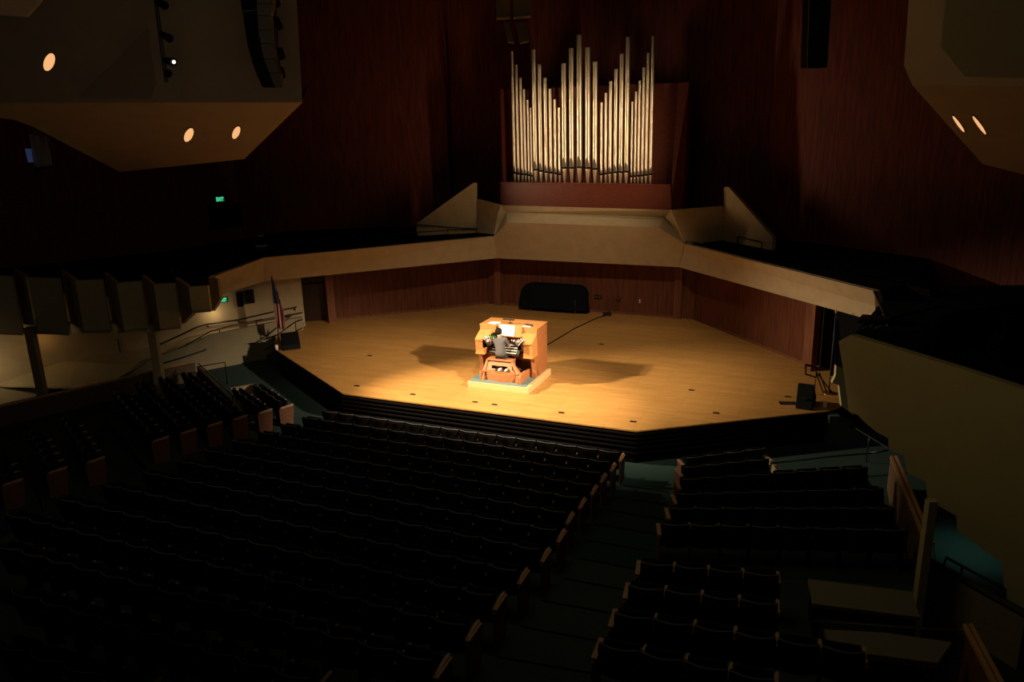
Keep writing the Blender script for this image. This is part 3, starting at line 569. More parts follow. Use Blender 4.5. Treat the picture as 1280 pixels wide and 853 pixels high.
FP = [(751.6,430.5,'behind the console near the stage cable'),(701.7,516.2,'near the front edge right of the console platform'),(791.5,527.3,'close to the right front corner of the stage'),(895,516.5,'by the right stage lip'),(864.4,488,'in the open boards right of the console'),(984.8,496.3,'behind the larger plate on the right side of the stage'),(462,444.8,'alone on the left half of the stage'),(446,482.5,'close to the left front corner of the stage'),(516,493.2,'by the lip left of the platform'),(593.7,502.8,'in front of the platform, left of a pair'),(618,506,'in front of the platform, right of a pair'),(984.5,504.3,'largest one, beside the right black monitor')]
for i, (x, y, t) in enumerate(FP):
    b = i == 11; w = .22 if b else .085
    o = thing('floor_plate', Z(x, y, 0), AZ+(.3 if b else 0), 'dark floor plate, '+t, 'floor plate')
    build('plate', MB().box((-w,-w*.6,0),(w,w*.6,.006)), 'blackmatt' if b else 'darkwood', o); build('lid', MB().box((-w*.8,-w*.45,.006),(w*.8,w*.45,.012)), 'black', o)
def wallbox(x, y, A, B, w, h, lab, mt='black'):
    p = V(x, y, A, B); d = (B-A)[:2]/np.linalg.norm((B-A)[:2]); p = p+np.array([d[1], -d[0], 0])*.012
    o = thing('wall_box', p, math.atan2(d[1], d[0]), lab, 'socket box'); build('box', MB().box((-w/2,-.06,-h/2),(w/2,.02,h/2)), mt, o, bevel=.008)
    for k in (-1,0,1): build('socket', MB().tube([(k*w*.28,-.062,0),(k*w*.28,-.072,0)], h*.14, 10), 'chrome', o)
wallbox(468,382,LWa,LWb,.34,.2,'black connector box low on the left stage wall')
wallbox(989,428,Rwa,Rwb,.34,.2,'black connector box low on the right stage wall')
wallbox(748,371,pL,pR,.3,.14,'dark connector box on the back wall right of the piano')
wallbox(773,374,pL,pR,.2,.08,'small socket strip on the back wall, between dark box and white tag','darkwood')
wallbox(800,376.5,pL,pR,.05,.14,'small pale tag on the back wall near the right pilaster','ivory')
def monitor(p, rz, lab, s=1., w=1.):
    o = thing('stage_monitor', p, rz, lab, 'loudspeaker')
    build('cabinet', MB().hexa([(-.33*s,-.3*s,0),(.33*s,-.3*s,0),(.33*s,.3*s,0),(-.33*s,.3*s,0),(-.33*s,-.3*s,.18*s),(.33*s,-.3*s,.18*s),(.33*s,.18*s,.58*s),(-.33*s,.18*s,.58*s)]), 'spk', o, bevel=.02)
    build('grille', MB().prism([(-.30*s,-.29*s,.20*s),(.30*s,-.29*s,.20*s),(.30*s,.16*s,.57*s),(-.30*s,.16*s,.57*s)], (0,-.01,.012)), 'blackmatt', o)
    build('handle', MB().box((-.1*s,.29*s,.25*s),(.1*s,.31*s,.3*s)), 'black', o)
    for c in o.children:
        for v_ in c.data.vertices: v_.co.x *= w; v_.co.z *= (1.15 if w < 1 else 1)
monitor(Z(364,435,0), math.radians(20), 'black floor monitor on the left stage corner beside the flag', .95)
monitor(Z(1007,508,0), math.radians(150), 'black floor monitor on the right front corner of the stage', 1.05, .62)
bp = lambda p, lab: (lambda o: (build('cup', MB().lathe([(.05,0),(.06,.14)], n=12), 'ivory', o), build('lid', MB().lathe([(.062,.14),(.055,.16)], n=12), 'ivory', o)))(thing('edge_lamp', p, 0, lab, 'lamp'))
bp(Z(346,437,0), 'small pale fitting at the left tip of the stage edge'); bp(Z(1031,509,0), 'small pale fitting at the right tip of the stage edge')
def flag(p, zt, lab, mtf, rz, fin, off=.12):
    o = thing('flag', p, rz, lab, 'flag')
    build('base', MB().lathe([(.18,0),(.18,.03),(.05,.08)], n=16), 'brass', o); build('pole', MB().tube([(0,0,.05),(0,0,zt)], .02), 'black' if fin else 'darkwood', o)
    build('finial', MB().lathe([(.012,0),(.04,.04),(.01,.14)], (0,0,zt), 10), 'brass', o)
    rows = []
    top = zt-.05; bot = .55
    for i in range(13):
        t = i/12; z = top-(top-bot)*t; w = .05+off*2.4*min(1, t*1.6)**.8; r = []
        for k in range(13):
            s_ = k/12; r.append((-.03+w*s_, -.03-.05*math.sin(s_*14+t*2)*min(1, t*3), z-.10*s_*t))
        rows.append(r)
    g = MB().grid(rows); c = build('flag_cloth', g, mtf, o, smooth=True); so = c.modifiers.new('s', 'SOLIDIFY'); so.thickness = .008
    if fin:
        g2 = MB().grid([[(x-.003, y-.014, z) for x, y, z in r[:9]] for r in rows[:7]]); cn = build('canton', g2, 'navy', o, smooth=True); so = cn.modifiers.new('s', 'SOLIDIFY'); so.thickness = .008
    return o
fp0 = Z(349,428,0); flag(fp0, float(V(338,345,fp0,fp0+[1,0,0])[2]), 'furled American flag on a pole at the left corner of the stage', 'flag', 0, True)
fp1 = Z(1036,492,0); flag(fp1, float(V(1047,388,fp1,fp1+[1,-.1,0])[2])-.1, 'furled dark blue flag on a pole at the right side of the stage', 'navy', 0, False, .10)
# ------------------------------------------------------------------ left side: ramp walls, rails, signs
W1a, W1b = np.array([-8.25,31.1,0]), np.array([-19.5,27.6,0])
struct('wall_side_left', MB().slab(W1a, W1a+(W1b-W1a)*1.7, -2.9, 2.4, -.2), 'plaster', 'cream side wall behind the ramp and handrails on the left', 'wall')
struct('trim_seam', MB().tube([V(147,424,W1a,W1b)+[.01,-.02,0],V(156,468,W1a,W1b)+[.01,-.02,0]], .02, 4), 'darkwood', 'thin dark joint in the cream side wall', 'joint')
PA, PB = Z(260,462.6,FZ), Z(335,449,FZ)
pd_ = (PB-PA)/np.linalg.norm(PB-PA); PC = PB+pd_*1.3; PL_ = PA-pd_*4.2
def pt(x, y): return V(x, y, PA, PB)
topl = [pt(150,476), pt(193,447), pt(216,439.5), pt(243,429), pt(263,419), pt(310,409.5), pt(340,403.5), pt(378,396.5)]
bot = [XY(topl[-1], FZ), XY(topl[0], FZ)]
nn = np.array([-pd_[1], pd_[0], 0])
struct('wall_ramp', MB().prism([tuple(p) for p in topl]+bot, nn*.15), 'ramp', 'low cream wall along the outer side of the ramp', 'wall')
rampf = [p+nn*.15-np.array([0,0,.35]) for p in topl]
mb = MB(); farp = [np.array([*(np.array([W1a[0],W1a[1]])+(np.array([W1b[0],W1b[1]])-np.array([W1a[0],W1a[1]]))*t), r[2]]) for t, r in zip((.95,.75,.6,.45,.3,.15,.06,0), rampf)]
struct('floor_ramp', mb.grid([rampf, farp]).grid([[p-[0,0,.05] for p in rampf],[p-[0,0,.05] for p in farp]]), 'plaster_g', 'sloping ramp floor beside the left wall', 'floor')
def rail(name, pts, r, posts, lab, brk=None, mt='rail', cat='handrail'):
    o = thing(name, pts[0], 0, lab, cat); f = local(o)
    build('rail', MB().tube([f(p) for p in pts], r), mt, o, smooth=True)
    for a, b in posts: build('bracket' if brk else 'post', MB().tube([f(a), f(b)], r*.8), mt, o)
    return o
off = np.array([.10,-.28,0]); W1A, W1B = W1a+off*.4, W1b+off*.4
rp = [V(x, y, W1A, W1B) for x, y in ((0,507),(44,496.5),(66,489.6),(119,470),(150,454),(182,439),(225,419.5),(247,408.8),(259,405.6),(298,400),(337,391),(371,384))]
rail('wall_handrail', rp, .03, [(V(x, y, W1A, W1B), V(x, y+4, W1A, W1B)+[0,.12,-.02]) for x, y in ((68,489),(259,405.6),(298,400),(368,384.5))], 'dark handrail fixed along the cream side wall of the ramp', True)
QA, QB = PA+nn*.08, PB+nn*.08
rq = [V(x, y, QA, QB) for x, y in ((150,472),(186,454),(216.5,440),(243,426),(263,414.4),(290,407),(320,401),(345,396.5),(378,391))]
rail('ramp_handrail', rq, .025, [(V(x, y, QA, QB), V(x, y, QA, QB)-[0,0,.28]) for x, y in ((186,454),(223,437),(250,421),(274,411),(320,401))], 'dark handrail on top of the low ramp wall')
QA, QB = PA-nn*.10, PB-nn*.10
rs = [V(x, y, QA, QB) for x, y in ((311.5,429.7),(320,429),(340,415),(365,394),(377,391.5))]
rail('stair_handrail', rs, .028, [(V(x, y, QA, QB), V(x, y, QA, QB)+nn*.12-[0,0,.03]) for x, y in ((322,428),(352,405))], 'short sloping handrail fixed to the face of the ramp wall by the stage steps', True)
rs = [V(x, y, QA, QB) for x, y in ((200,455.5),(232,446),(255,438.5),(258,437))]
rail('low_handrail', rs, .028, [(V(x, y, QA, QB), V(x, y, QA, QB)+nn*.12-[0,0,.03]) for x, y in ((228,447.5),(254,439))], 'short low handrail on the face of the ramp wall at its left', True)
# steps up to the stage at the left, with a free standing rail
g0, g1 = Z(333,449,FZ), Z(371,430,0)
sd = (g1-g0)[:2]; sl = np.linalg.norm(sd); sa = math.atan2(sd[1], sd[0])
st = tag(build('stage_steps', MB(), 'carpet_d'), 'dark carpeted steps up to the left corner of the stage', 'steps')
bpy.data.objects.remove(st)
mb = MB()
for k in range(5):
    a0 = g0+np.array([*(sd/5*k), 0]); mb.slab(a0[:2], a0[:2]+sd/5*1.0, FZ, FZ+.184*(k+1)-.01*(k == 4), .42)
tag(build('stage_steps', mb, 'carpet_d'), 'dark carpeted steps up to the left corner of the stage', 'steps')
rr_ = [Z(330,449,FZ), Z(330,449,FZ)+[0,0,.75], V(348,418,g0,g1), V(369,402.5,g0,g1), V(378,399.5,g0,g1)]
r_ = rail('step_rail', rr_, .025, [(V(369,402.5,g0,g1), XY(V(369,402.5,g0,g1), 0)), (V(347.5,419,g0,g1), XY(V(347.5,419,g0,g1), FZ+.4))], 'free standing black rail beside the left stage steps')
f = local(r_); build('mid_rail', MB().tube([f(rr_[0]+[0,0,.35]), f(V(349,429,g0,g1)), f(V(370,414,g0,g1)), f(V(378,410,g0,g1))], .02), 'rail', r_)
# right stage steps and rail
h0, h1 = Z(1009,494,0), Z(1046,500,-.2)
r_ = rail('step_rail', [Z(1017,494,0), V(1021,466,h0,h1+[0,-.8,0]), V(1041,492,h0,h1)], .025, [(V(1021,468,h0,h1), V(1030,494,h0,h1)), (V(1024,466,h0,h1), V(1036,497,h0,h1))], 'free standing black rail beside the right stage steps')
f = local(r_); q4 = [(1007,456),(1020.5,460),(1020,472),(1007,468)]; ps = [f(V(x, y, h0, h1)) for x, y in q4]
build('rail_frame', MB().tube(ps+[ps[0]], .03), 'rail', r_)
mb = MB(); a0 = Z(1033,514,0)
for k in range(5): mb.box((a0[0]+.02+.28*k, a0[1]-.2, FZ), (a0[0]+.30+.28*k, a0[1]+1.3, -.184*(k+1)+.1))
tag(build('stage_steps', mb, 'carpet_d'), 'dark carpeted steps down from the right corner of the stage', 'steps')
# wooden low wall behind the left seating block
w2 = [Z(-260,573,-.3), Z(-60,525,-.3), Z(0,510,-.3), Z(51,498,-.3), Z(127,481,-.3), Z(186,466,-.28), Z(240,454,-.25)]
struct('floor_aisle_left', MB().prism([(-27,18,-2.7),(-9,27,-2.7),(-8,32,-2.7),(-28,32,-2.7)], (0,0,.05)), 'carpet_d', 'dark floor of the sunken aisle beside the left wall', 'floor')
mb = MB()
for a, b in zip(w2, w2[1:]): mb.prism([a, b, XY(b, FZ), XY(a, FZ)], (.05,.12,0))
struct('wall_low_left', mb, mat('dim_low_wall', (.12,.078,.042), .8, var=.1), 'low brown wall behind the left seating block', 'low wall')
struct('trim_cap_left', MB().tube([p+[.02,.06,.02] for p in w2], .045, 6), 'caprail', 'wooden cap along the low brown wall at the left', 'cap rail')
# partition in front of the left seating block
a, b, c = Z(246,459,-.05), Z(288,500,-.05), Z(300,512,-.3)
mb = MB().prism([a, b, c, XY(c, FZ), XY(a, FZ)], (.08,.06,0)); struct('wall_partition_left', mb, mat('dim_partition', (.10,.075,.05), .8), 'dark slanting partition in front of the left seating block', 'partition')
rail('partition_rail', [a+[0,0,.0], Z(281,453,.05), Z(284,480,FZ+.0)], .022, [], 'thin dark rail around the stair well in front of the left seating block')
rail('partition_rail', [a+[.05,.05,.12], b+[.05,.05,.12], c+[.05,.05,.1]], .022, [(b+[.05,.05,.12], b+[.05,.05,0])], 'thin dark rail on the slanting left partition')
q = [Z(288,486,-.15), Z(320.5,480.5,-.15), Z(322,500,FZ+.3)]
polywall('wall_stairwell_left', [V(288,486,q[0],q[1]), V(320.5,480.5,q[0],q[1]), V(322,503,q[0],q[1]), V(304,506,q[0],q[1])], .1, 'small cream partition between the first left side rows')
# slim columns under the side boxes
BZ = 3.2
def under(pt3, ypx):                                # height on the upright through a point where it meets an image row
    lo, hi = -3., pt3[2]
    for _ in range(40):
        m_ = (lo+hi)/2
        if px((pt3[0], pt3[1], m_))[1] > ypx: lo = m_
        else: hi = m_
    return (lo+hi)/2
cb0 = Z(35,416,1.35)
struct('column_left', MB().slab((cb0[0]-.13,cb0[1]), (cb0[0]+.13,cb0[1]), -2.0, 1.5, .26), mat('column_paint', (.30,.22,.13), .9), 'slim square column holding up the side boxes at far left', 'column')
cb1 = Z(188,412,1.4)
struct('column_left_2', MB().slab((cb1[0]-.13,cb1[1]), (cb1[0]+.13,cb1[1]), -1.5, 1.6, .26), 'plaster_g', 'slim cream column in front of the ramp, half way to the stage', 'column')
PK = [(-47,334),(15,335),(76,337),(130,341),(177,344),(219,347),(260,346.5)]; VL = [(-30,344),(34,347),(94,351),(146,354),(192,356),(236,359),(272,350)]
WX = [(14,345.5),(73,348.5),(127,349.8),(175.5,351.8),(218,354.3),(259.5,357.5)]
BY = [418,418,417,416,414,391,388]; AY = [418,418,418,417,416,405,389]
for k in range(7):
    a, b = Z(*PK[k], BZ), Z(*VL[k], BZ); by = BY[k]
    mb = MB()
    if k < 6:
        w = Z(*WX[k], BZ); zb_, zw_ = under(b, by), under(w, 408 if k == 4 else by)
        if k == 5: zb_, zw_ = under(b, 392), under(w, 390)
        mb.prism([b, w, XY(w, zw_), XY(b, zb_)], (0,.12,0))
        z5 = under(b, BY[k-1]) if k else zb_
        mb.prism([a, b, XY(b, zb_), XY(a, under(a, AY[k]))], (.10,.04,0))
        a_n = Z(*PK[k+1], BZ); mb.prism([XY(a, zb_+.02), XY(b, zb_+.02), XY(w, zb_+.02), XY(a_n, zb_+.02)], (0,0,.06))
    else: mb.prism([a, b, XY(b, under(b, 374)), XY(a, under(a, 389))], (.08,.04,0))
    struct('wall_box_front_%d' % (k+1), mb, 'plaster_g', 'cream saw-tooth parapet of side box %s from the far left' % ORD[k+1] if k else 'cream saw-tooth parapet of the side box at the left photo edge', 'box parapet')
struct('floor_boxes_left', MB().prism([XY(Z(*PK[k], BZ)+[.1,.25,0], 2.3) for k in range(0,7)]+[(-10.4,27.0,2.3),(-9.5,29.2,2.3),(-9.4,31.5,2.3),(-13,37.5,2.3),(-44,19.5,2.3),(-24,24,2.3)], (0,0,.1)), 'blackmatt', 'dark floor of the left balcony boxes', 'floor')
# exit signs
def exit_sign(p, rz, w, h, lab, face):
    o = thing('exit_sign', p, rz, lab, 'exit sign'); build('housing', MB().box((-w/2,0,-h/2),(w/2,.10,h/2)), 'black', o)
    build('panel', MB().box((-w*.46,-.008,-h*.42),(w*.46,0,h*.42)), emit('exit_panel', (.0,.10,.045), .8), o)
    cu = bpy.data.curves.new('lettering', 'FONT'); cu.body = 'EXIT'; cu.size = h*1.02; cu.align_x = 'CENTER'; cu.align_y = 'CENTER'; cu.extrude = .004
    t = bpy.data.objects.new('lettering', cu); COL.objects.link(t); t.parent = o; t.location = (0,-.014,0); t.rotation_euler = (math.pi/2,0,0); t.scale = (w*.9/(h*1.02*2.35),1,1)
    cu.offset = h*.02; me = bpy.data.meshes.new_from_object(t); me.name = 'lettering'; me.materials.clear(); me.materials.append(face)
    m2 = bpy.data.objects.new('lettering', me); COL.objects.link(m2); m2.parent = o; m2.location = t.location; m2.rotation_euler = t.rotation_euler; m2.scale = t.scale; bpy.data.objects.remove(t); m2.name = 'lettering'; return o
gface = emit('exit_letters', (.12,1.0,.42), .95)
wl = ((-30,27),(-12.5,37.5)); p = V(275,248.5,*wl)+np.array([.1,-.3,0]); exit_sign(p, math.radians(20), .40, .24, 'green lit EXIT sign above the dark upper left doorway', gface)
p = Z(280.5,373,2.35)+[.05,-.25,.0]; exit_sign(p, math.radians(8), .26, .17, 'green lit EXIT sign hanging beside the last left side box', gface)
o = thing('sign_bracket', Z(273,372.5,2.35), 0, 'black junction box joined to the lower green EXIT sign', 'bracket'); build('box', MB().box((-.10,.0,-.09),(.10,.15,.10)), 'black', o); build('stem', MB().box((-.02,.05,.1),(.02,.1,.35)), 'black', o)
# small speakers on the side wall
for x, y, w, h, lab in ((300.5,373.5,.24,.55,'dark slim wall speaker, left and lower of the pair by the EXIT sign'),(312.5,370,.34,.50,'bronze wall speaker, right one of the pair by the EXIT sign')):
    p = V(x, y, W1a, W1b); o = thing('wall_speaker', p+np.array([.05,-.22,0]), math.radians(17), lab, 'loudspeaker')
    build('cabinet', MB().box((-w/2,0,-h/2),(w/2,.2,h/2)), 'spk' if w < .3 else 'shell', o, bevel=.01); build('grille', MB().box((-w*.44,-.01,-h*.46),(w*.44,0,h*.46)), 'spk' if w < .3 else 'shell', o)
    build('bracket', MB().box((-.05,.2,-.04),(.05,.3,.04)), 'black', o)
# choir loft furniture
ms = thing('music_stand', Z(560,289,TZ), AZ, 'black stand with a pale slanting arm on the left choir loft', 'stand')
f = local(ms); build('post', MB().tube([(0,0,-.0),(0,0,.45)], .07), 'black', ms); build('arm', MB().tube([f(V(545,282.5,np.array(ms.location),np.array(ms.location)+[1,0,0])), f(V(570,272,np.array(ms.location),np.array(ms.location)+[1,0,0]))], .03), 'chrome', ms)
build('clamp', MB().box((-.14,-.08,.40),(.14,.08,.52)), 'black', ms)
rl = [V(520,280.5,wlB,wlC)+[0,-.15,0], V(560,283.5,wlB,wlC)+[0,-.15,0], V(596,285.5,wlB,wlC)+[0,-.15,0]]
rail('loft_rail', rl, .022, [(rl[1], XY(rl[1], 3.1)), (rl[2], XY(rl[2], 3.1))], 'thin dark rail in front of the left raking wall')
def hoop(pts, lab):
    o = rail('loft_rail', [Z(*p, z) for p, z in pts], .03, [], lab); return o
a_, b_ = Z(521,296,3.12), Z(531.5,295,3.12); hoop_ = rail('loft_rail', [a_+[0,0,.42], b_+[0,0,.42], b_], .03, [(a_+[0,0,.22], b_+[0,0,.22])], 'small dark rail end at the foot of the left raking wall')
a_, b_ = Z(921.5,309,3.12), Z(951.5,317,3.12); rail('loft_rail', [a_, a_+[0,0,.38], b_+[0,0,.38], b_], .025, [], 'dark hoop rail on the right choir loft deck')
a_, b_ = Z(857,306,3.22), Z(880,308.5,3.22); rail('loft_rail', [a_, a_+[0,0,.12], b_+[0,0,.12], b_], .02, [], 'low dark rail where the right choir loft meets the organ bay')
rl = [Z(330,314,3.25), Z(420,303.5,3.3), Z(520,296.5,3.3), Z(612,290.5,3.25)]
rail('loft_front_rail', [p+[0,.5,.12] for p in rl], .02, [(p+[0,.5,.12], p+[0,.5,-.15]) for p in rl], 'thin dark rail running behind the left choir loft front')
dk = thing('loft_desk', Z(325,311,3.2)+np.array([0,.3,0]), math.radians(15), 'small desk with a pale lit top on the left choir loft', 'desk')
build('top', MB().box((-.24,-.10,.05),(.24,.10,.08)), 'ivory', dk); build('body', MB().box((-.22,-.08,-.1),(.22,.08,.05)), 'black', dk)
build('reading_light', MB().box((-.12,.1,.42),(.10,.16,.46)), 'ivory', dk); build('light_stem', MB().tube([(0,.13,.05),(0,.13,.42)], .015), 'black', dk)
# ------------------------------------------------------------------ hanging loudspeakers and booms
def Yq(x, y, d): return Y(x, y, d)
la = thing('line_array', Yq(322,-20,19), 0, 'long curved hanging loudspeaker column in front of the left ceiling panel', 'loudspeaker'); f = local(la)
LA = [(301,321,336),(-12,),]
fr_ = [(298.5,-14,322,338),(301,5,321,337),(304,20,322,334),(306.5,38,323,335),(309,55,326,337),(314,74,330,340),(320,92,337,346),(328,110,344,348)]
for k, (a, b) in enumerate(zip(fr_, fr_[1:])):
    (x0,y0,m0,r0), (x1,y1,m1,r1) = a, b
    e = build('element', MB().prism([f(Yq(x0,y0,19)),f(Yq(m0,y0,18.9)),f(Yq(m1,y1-.8,18.9)),f(Yq(x1,y1-.8,19))], (.0,.35,0)), 'spk', la)
    build('grille', MB().prism([f(Yq(m0,y0,18.88)),f(Yq(r0+3,y0,19)),f(Yq(r1+3,y1-.8,19)),f(Yq(m1,y1-.8,18.88))], (0,.3,0)), 'grille', e)
build('rigging_bar', MB().tube([f(Yq(302,14,18.85)), f(Yq(320,12.5,18.85))], .02), 'chrome', la); build('hanger', MB().tube([f(Yq(312,-14,19.1)), f(Yq(312,-40,19.1))], .03), 'black', la)
def boom(pts, d, lamps, lab):
    o = thing('lighting_boom', Yq(*pts[0], d), 0, lab, 'lighting boom'); f = local(o); tp = Yq(*pts[0], d); build('hanger', MB().tube([f((tp[0], tp[1], 16.9)), f(tp)], .03), 'black', o); build('pipe', MB().tube([f(Yq(*p, d)) for p in pts], .045 if len(lamps) < 5 else .05), 'black', o)
    for x, y, dx, dy, lit in lamps:
        q = thing('stage_light', Yq(x, y, d-.1), 0, '', 'stage light'); g = local(q)
        e = Yq(x+dx, y+dy, d-.25); s_ = Yq(x+2, y, d-.1)
        build('can', MB().tube([g(s_), g(s_+(e-s_)*.6), g(e)], [.075,.085,.10], 12), 'black', q); build('yoke', MB().tube([g(Yq(x,y,d-.02)), g(s_+(e-s_)*.4)], .03), 'black', q)
        nv = (e-s_)/np.linalg.norm(e-s_); ln = build('lens', MB().tube([g(e+nv*.002), g(e+nv*.02)], .04 if lit and 'bright' in lit else .085, 12), emit('lens_lit', (1,.9,.75), 2.) if lit else 'blackmatt', q)
        q['label'] = lit or 'x'; yield q
LB = [(196,3,10,4,'dark stage light, topmost on the left boom'),(200,43,12,5,'dark stage light, middle one on the left boom'),(205,76,12,1.5,'lit stage light with a bright lens on the left boom'),(206,90,4,2,'small dark stage light, lowest on the left boom')]
def mkboom(pts, d, LB, lab, litidx):
    for i, q in enumerate(boom(pts, d, LB, lab)):
        q['group'] = 'stage lights on the booms'
        if i != litidx:
            ln = [c for c in q.children if c.name.startswith('lens')][0]; ln.data.materials[0] = M['blackmatt']
mkboom([(193,-12),(208,103)], 19.5, LB, 'dark vertical lighting boom hanging before the left ceiling panel', 2)
LB2 = [(340,-3,6,8,'dark stage light, topmost on the thin boom right of the curved speaker'),(343,24,6,10,'dark stage light, second on the thin boom right of the curved speaker'),(347,62,5,9,'dark stage light, third on the thin boom right of the curved speaker'),(349,86,3,9,'dark stage light, lowest on the thin boom right of the curved speaker')]
mkboom([(341,-12),(347,70),(350,100)], 20, LB2, 'thin lighting boom right of the curved speaker column', -1)
def cabq(quad, d, t, mt, name, parent, f): return build(name, MB().prism([f(Yq(x, y, d)) for x, y in quad], (0,t,0)), mt, parent)
for quad, lab in (([(619.5,-12),(637,-12),(637.5,21.5),(620.5,22.5)],'large tan hanging loudspeaker, left of the pair at the top centre'),([(641,-12),(663,-12),(664,19.5),(642.5,21.5)],'large tan hanging loudspeaker, right of the pair at the top centre')):
    o = thing('hanging_speaker', Yq(*quad[0], 25), 0, lab, 'loudspeaker', 'loudspeakers hanging at the top centre'); f = local(o)
    tp = Yq(*quad[0], 25.3)+[.3,0,0]; build('hanger', MB().tube([f((tp[0], tp[1], 16.9)), f(tp)], .02), 'black', o)
    cabq(quad, 25, .6, 'tanbox', 'cabinet', o, f); cabq([(quad[3][0],quad[3][1]-1.2),(quad[2][0],quad[2][1]-1.2),quad[2],quad[3]], 24.97, .05, 'grey', 'bottom_rail', o, f)
for quad, lab in (([(630,30),(638,31.5),(643,53.5),(635,52.5)],'small tilted bronze loudspeaker, left of the lower hanging pair'),([(646,31.5),(657,30),(661.5,51.5),(650,54)],'small tilted bronze loudspeaker, right of the lower hanging pair')):
    o = thing('hanging_speaker', Yq(*quad[0], 25.2), 0, lab, 'loudspeaker', 'loudspeakers hanging at the top centre'); f = local(o)
    cabq(quad, 25.1, .4, 'tanbox', 'cabinet', o, f)
    ce = np.mean(quad, 0); cabq([tuple(ce+(np.array(q)-ce)*.86) for q in quad], 25.07, .03, 'grille', 'grille', o, f)
    x0 = quad[1] if quad[0][0] < 640 else quad[0]
    cabq([(quad[0][0],quad[0][1]-3),(quad[1][0],quad[1][1]-3),quad[1],quad[0]], 25.12, .4, 'tanbox', 'bracket', o, f)
ra = thing('line_array', Yq(1022,-12,21), 0, 'straight dark loudspeaker column hanging at the top right', 'loudspeaker'); f = local(ra)
fr_ = [(1011.5,-12,1039.5),(1011,15,1038.5),(1010.5,40,1037),(1009.5,62,1035.5),(1009,85,1034)]
for a, b in zip(fr_, fr_[1:]): build('element', MB().prism([f(Yq(a[0],a[1],21)),f(Yq(a[2],a[1],21)),f(Yq(b[2],b[1]-.6,21)),f(Yq(b[0],b[1]-.6,21))], (0,.45,0)), 'spk', ra)
for c in (0, 2): build('edge_rail', MB().tube([f(Yq(r[c], r[1], 20.97)) for r in fr_], .014), 'tanbox', ra)
# ------------------------------------------------------------------ right side
RA, RB = np.array([7.0,16.6,0]), np.array([8.82,13.03,0])
outl = [(1048,427),(1053,455),(1058,490),(1061,514),(1072,519),(1083,530),(1095,540),(1110,548),(1111,562),(1130,570),(1134,592),(1157,602),(1159,625),(1195,645),(1197,664),(1253,705),(1256,751),(1300,784),(1300,493),(1280,487),(1200,461),(1120,436.5),(1063,419)]
pp = [V(x, y, RA, RB) for x, y in outl]; rn = np.array([.891,.454,0])
struct('wall_box_right', MB().prism(pp, rn*.18), mat('cream_box_wall', (.50,.42,.20), .9, var=.05, scale=2, bump=.15), 'huge cream parapet of the right balcony with a stepped lower edge', 'box parapet')
struct('floor_balcony_right', MB().prism([(7.15,16.6,2.75),(8.9,13.1,2.75),(10.2,10.4,2.75),(18.2,9.4,2.75),(15.6,22.3,2.75),(11.7,22.5,2.75),(9.9,20.8,2.75)], (0,0,.15)), 'blackmatt', 'dark floor of the right balcony', 'floor')
polywall('wall_low_right_stage', [Y(x, y, 20.1) for x, y in ((1040,479),(1044.5,470),(1045.5,457.5),(1062,466),(1068,520),(1052,508),(1049,482))], .12, 'small stepped cream wall end right of the stage', 'plaster_g')
r0 = [Z(1093,364.5,3.3), Z(1104,390,3.0), Z(1110,408,2.9)]
rail('balcony_rail', [r0[0], r0[1], r0[2]], .03, [(r0[1], r0[1]-[0,0,.4])], 'dark rail sloping down at the end of the right loft front')
mb = MB()
for x, y in ((1082,408),(1096,406),(1106,404),(1078,413)): pass
sn = thing('loft_stand', Z(1094,410,2.95), 0, 'dark folded stands with pale edges at the end of the right balcony', 'stand'); f = local(sn)
build('base', MB().hexa([f(p) for p in (Z(1072,405,2.9),Z(1112,404,2.9),Z(1118,398,2.9),Z(1078,396,2.9),Z(1074,398,3.05),Z(1110,400,3.05),Z(1116,396,3.05),Z(1078,393,3.05))]), 'black', sn)
for x0, y0, x1, y1 in ((1079,410.5,1086,408.5),(1088,407.5,1094,406),(1094,410,1098,409),(1100,408,1108,405.5)): build('bar', MB().tube([f(Z(x0,y0,3.06)), f(Z(x1,y1,3.06))], .02), 'chrome', sn)
# right partition with oak cap, column, low wall
a, b = Z(1113,572,-.1), Z(1157,682,.85); 
struct('wall_partition_right', MB().prism([a, b, XY(b, FZ), XY(a, FZ)], (.14,.03,0)), mat('partition_veneer', (.16,.09,.045), .7, var=.15, stretch=(3,3,.5)), 'brown partition beside the right seating block', 'partition')
struct('trim_cap_right', MB().hexa([a+[-.02,0,0],a+[.05,.01,0],b+[.05,.01,0],b+[-.02,0,0],a+[-.02,0,.04],a+[.05,.01,.04],b+[.05,.01,.04],b+[-.02,0,.04]]).hexa([a+[.09,.0,0],a+[.16,.01,0],b+[.16,.01,0],b+[.09,0,0],a+[.09,0,.04],a+[.16,.01,.04],b+[.16,.01,.04],b+[.09,0,.04]]), 'caprail', 'double oak cap rail on the partition beside the right block', 'cap rail')
cc = Z(1148,775,.3); cu_ = cc+[1,.0,0]
ctop = V(1171,632,cc,cu_)
struct('column_right', MB().slab((cc[0]-.065,cc[1]), (cc[0]+.065,cc[1]), FZ, float(ctop[2])+.05, .13), 'plaster_g', 'square cream column under the right balcony parapet', 'column')
a, b = Z(1160,702,.1), Z(1282,770,.1)
struct('wall_low_right', MB().prism([a, b, XY(b, FZ), XY(a, FZ)], (.06,.12,0)), mat('olive_wall', (.26,.19,.11), .85, var=.08), 'low olive wall below the right balcony', 'low wall')
struct('trim_low_right', MB().tube([a+[0,0,.03], b+[0,0,.03]], .06, 6), 'rail', 'black capping along the low olive wall', 'capping')
c1, c2 = Z(1180,706,.1), Z(1256,747,.1)
rail('aisle_rail', [c1+[0,0,.0], c1+[.02,0,.14], c2+[0,0,.14], c2], .025, [(c1*.7+c2*.3+[0,0,.14], c1*.7+c2*.3)], 'black hoop rail on the low olive wall at right')
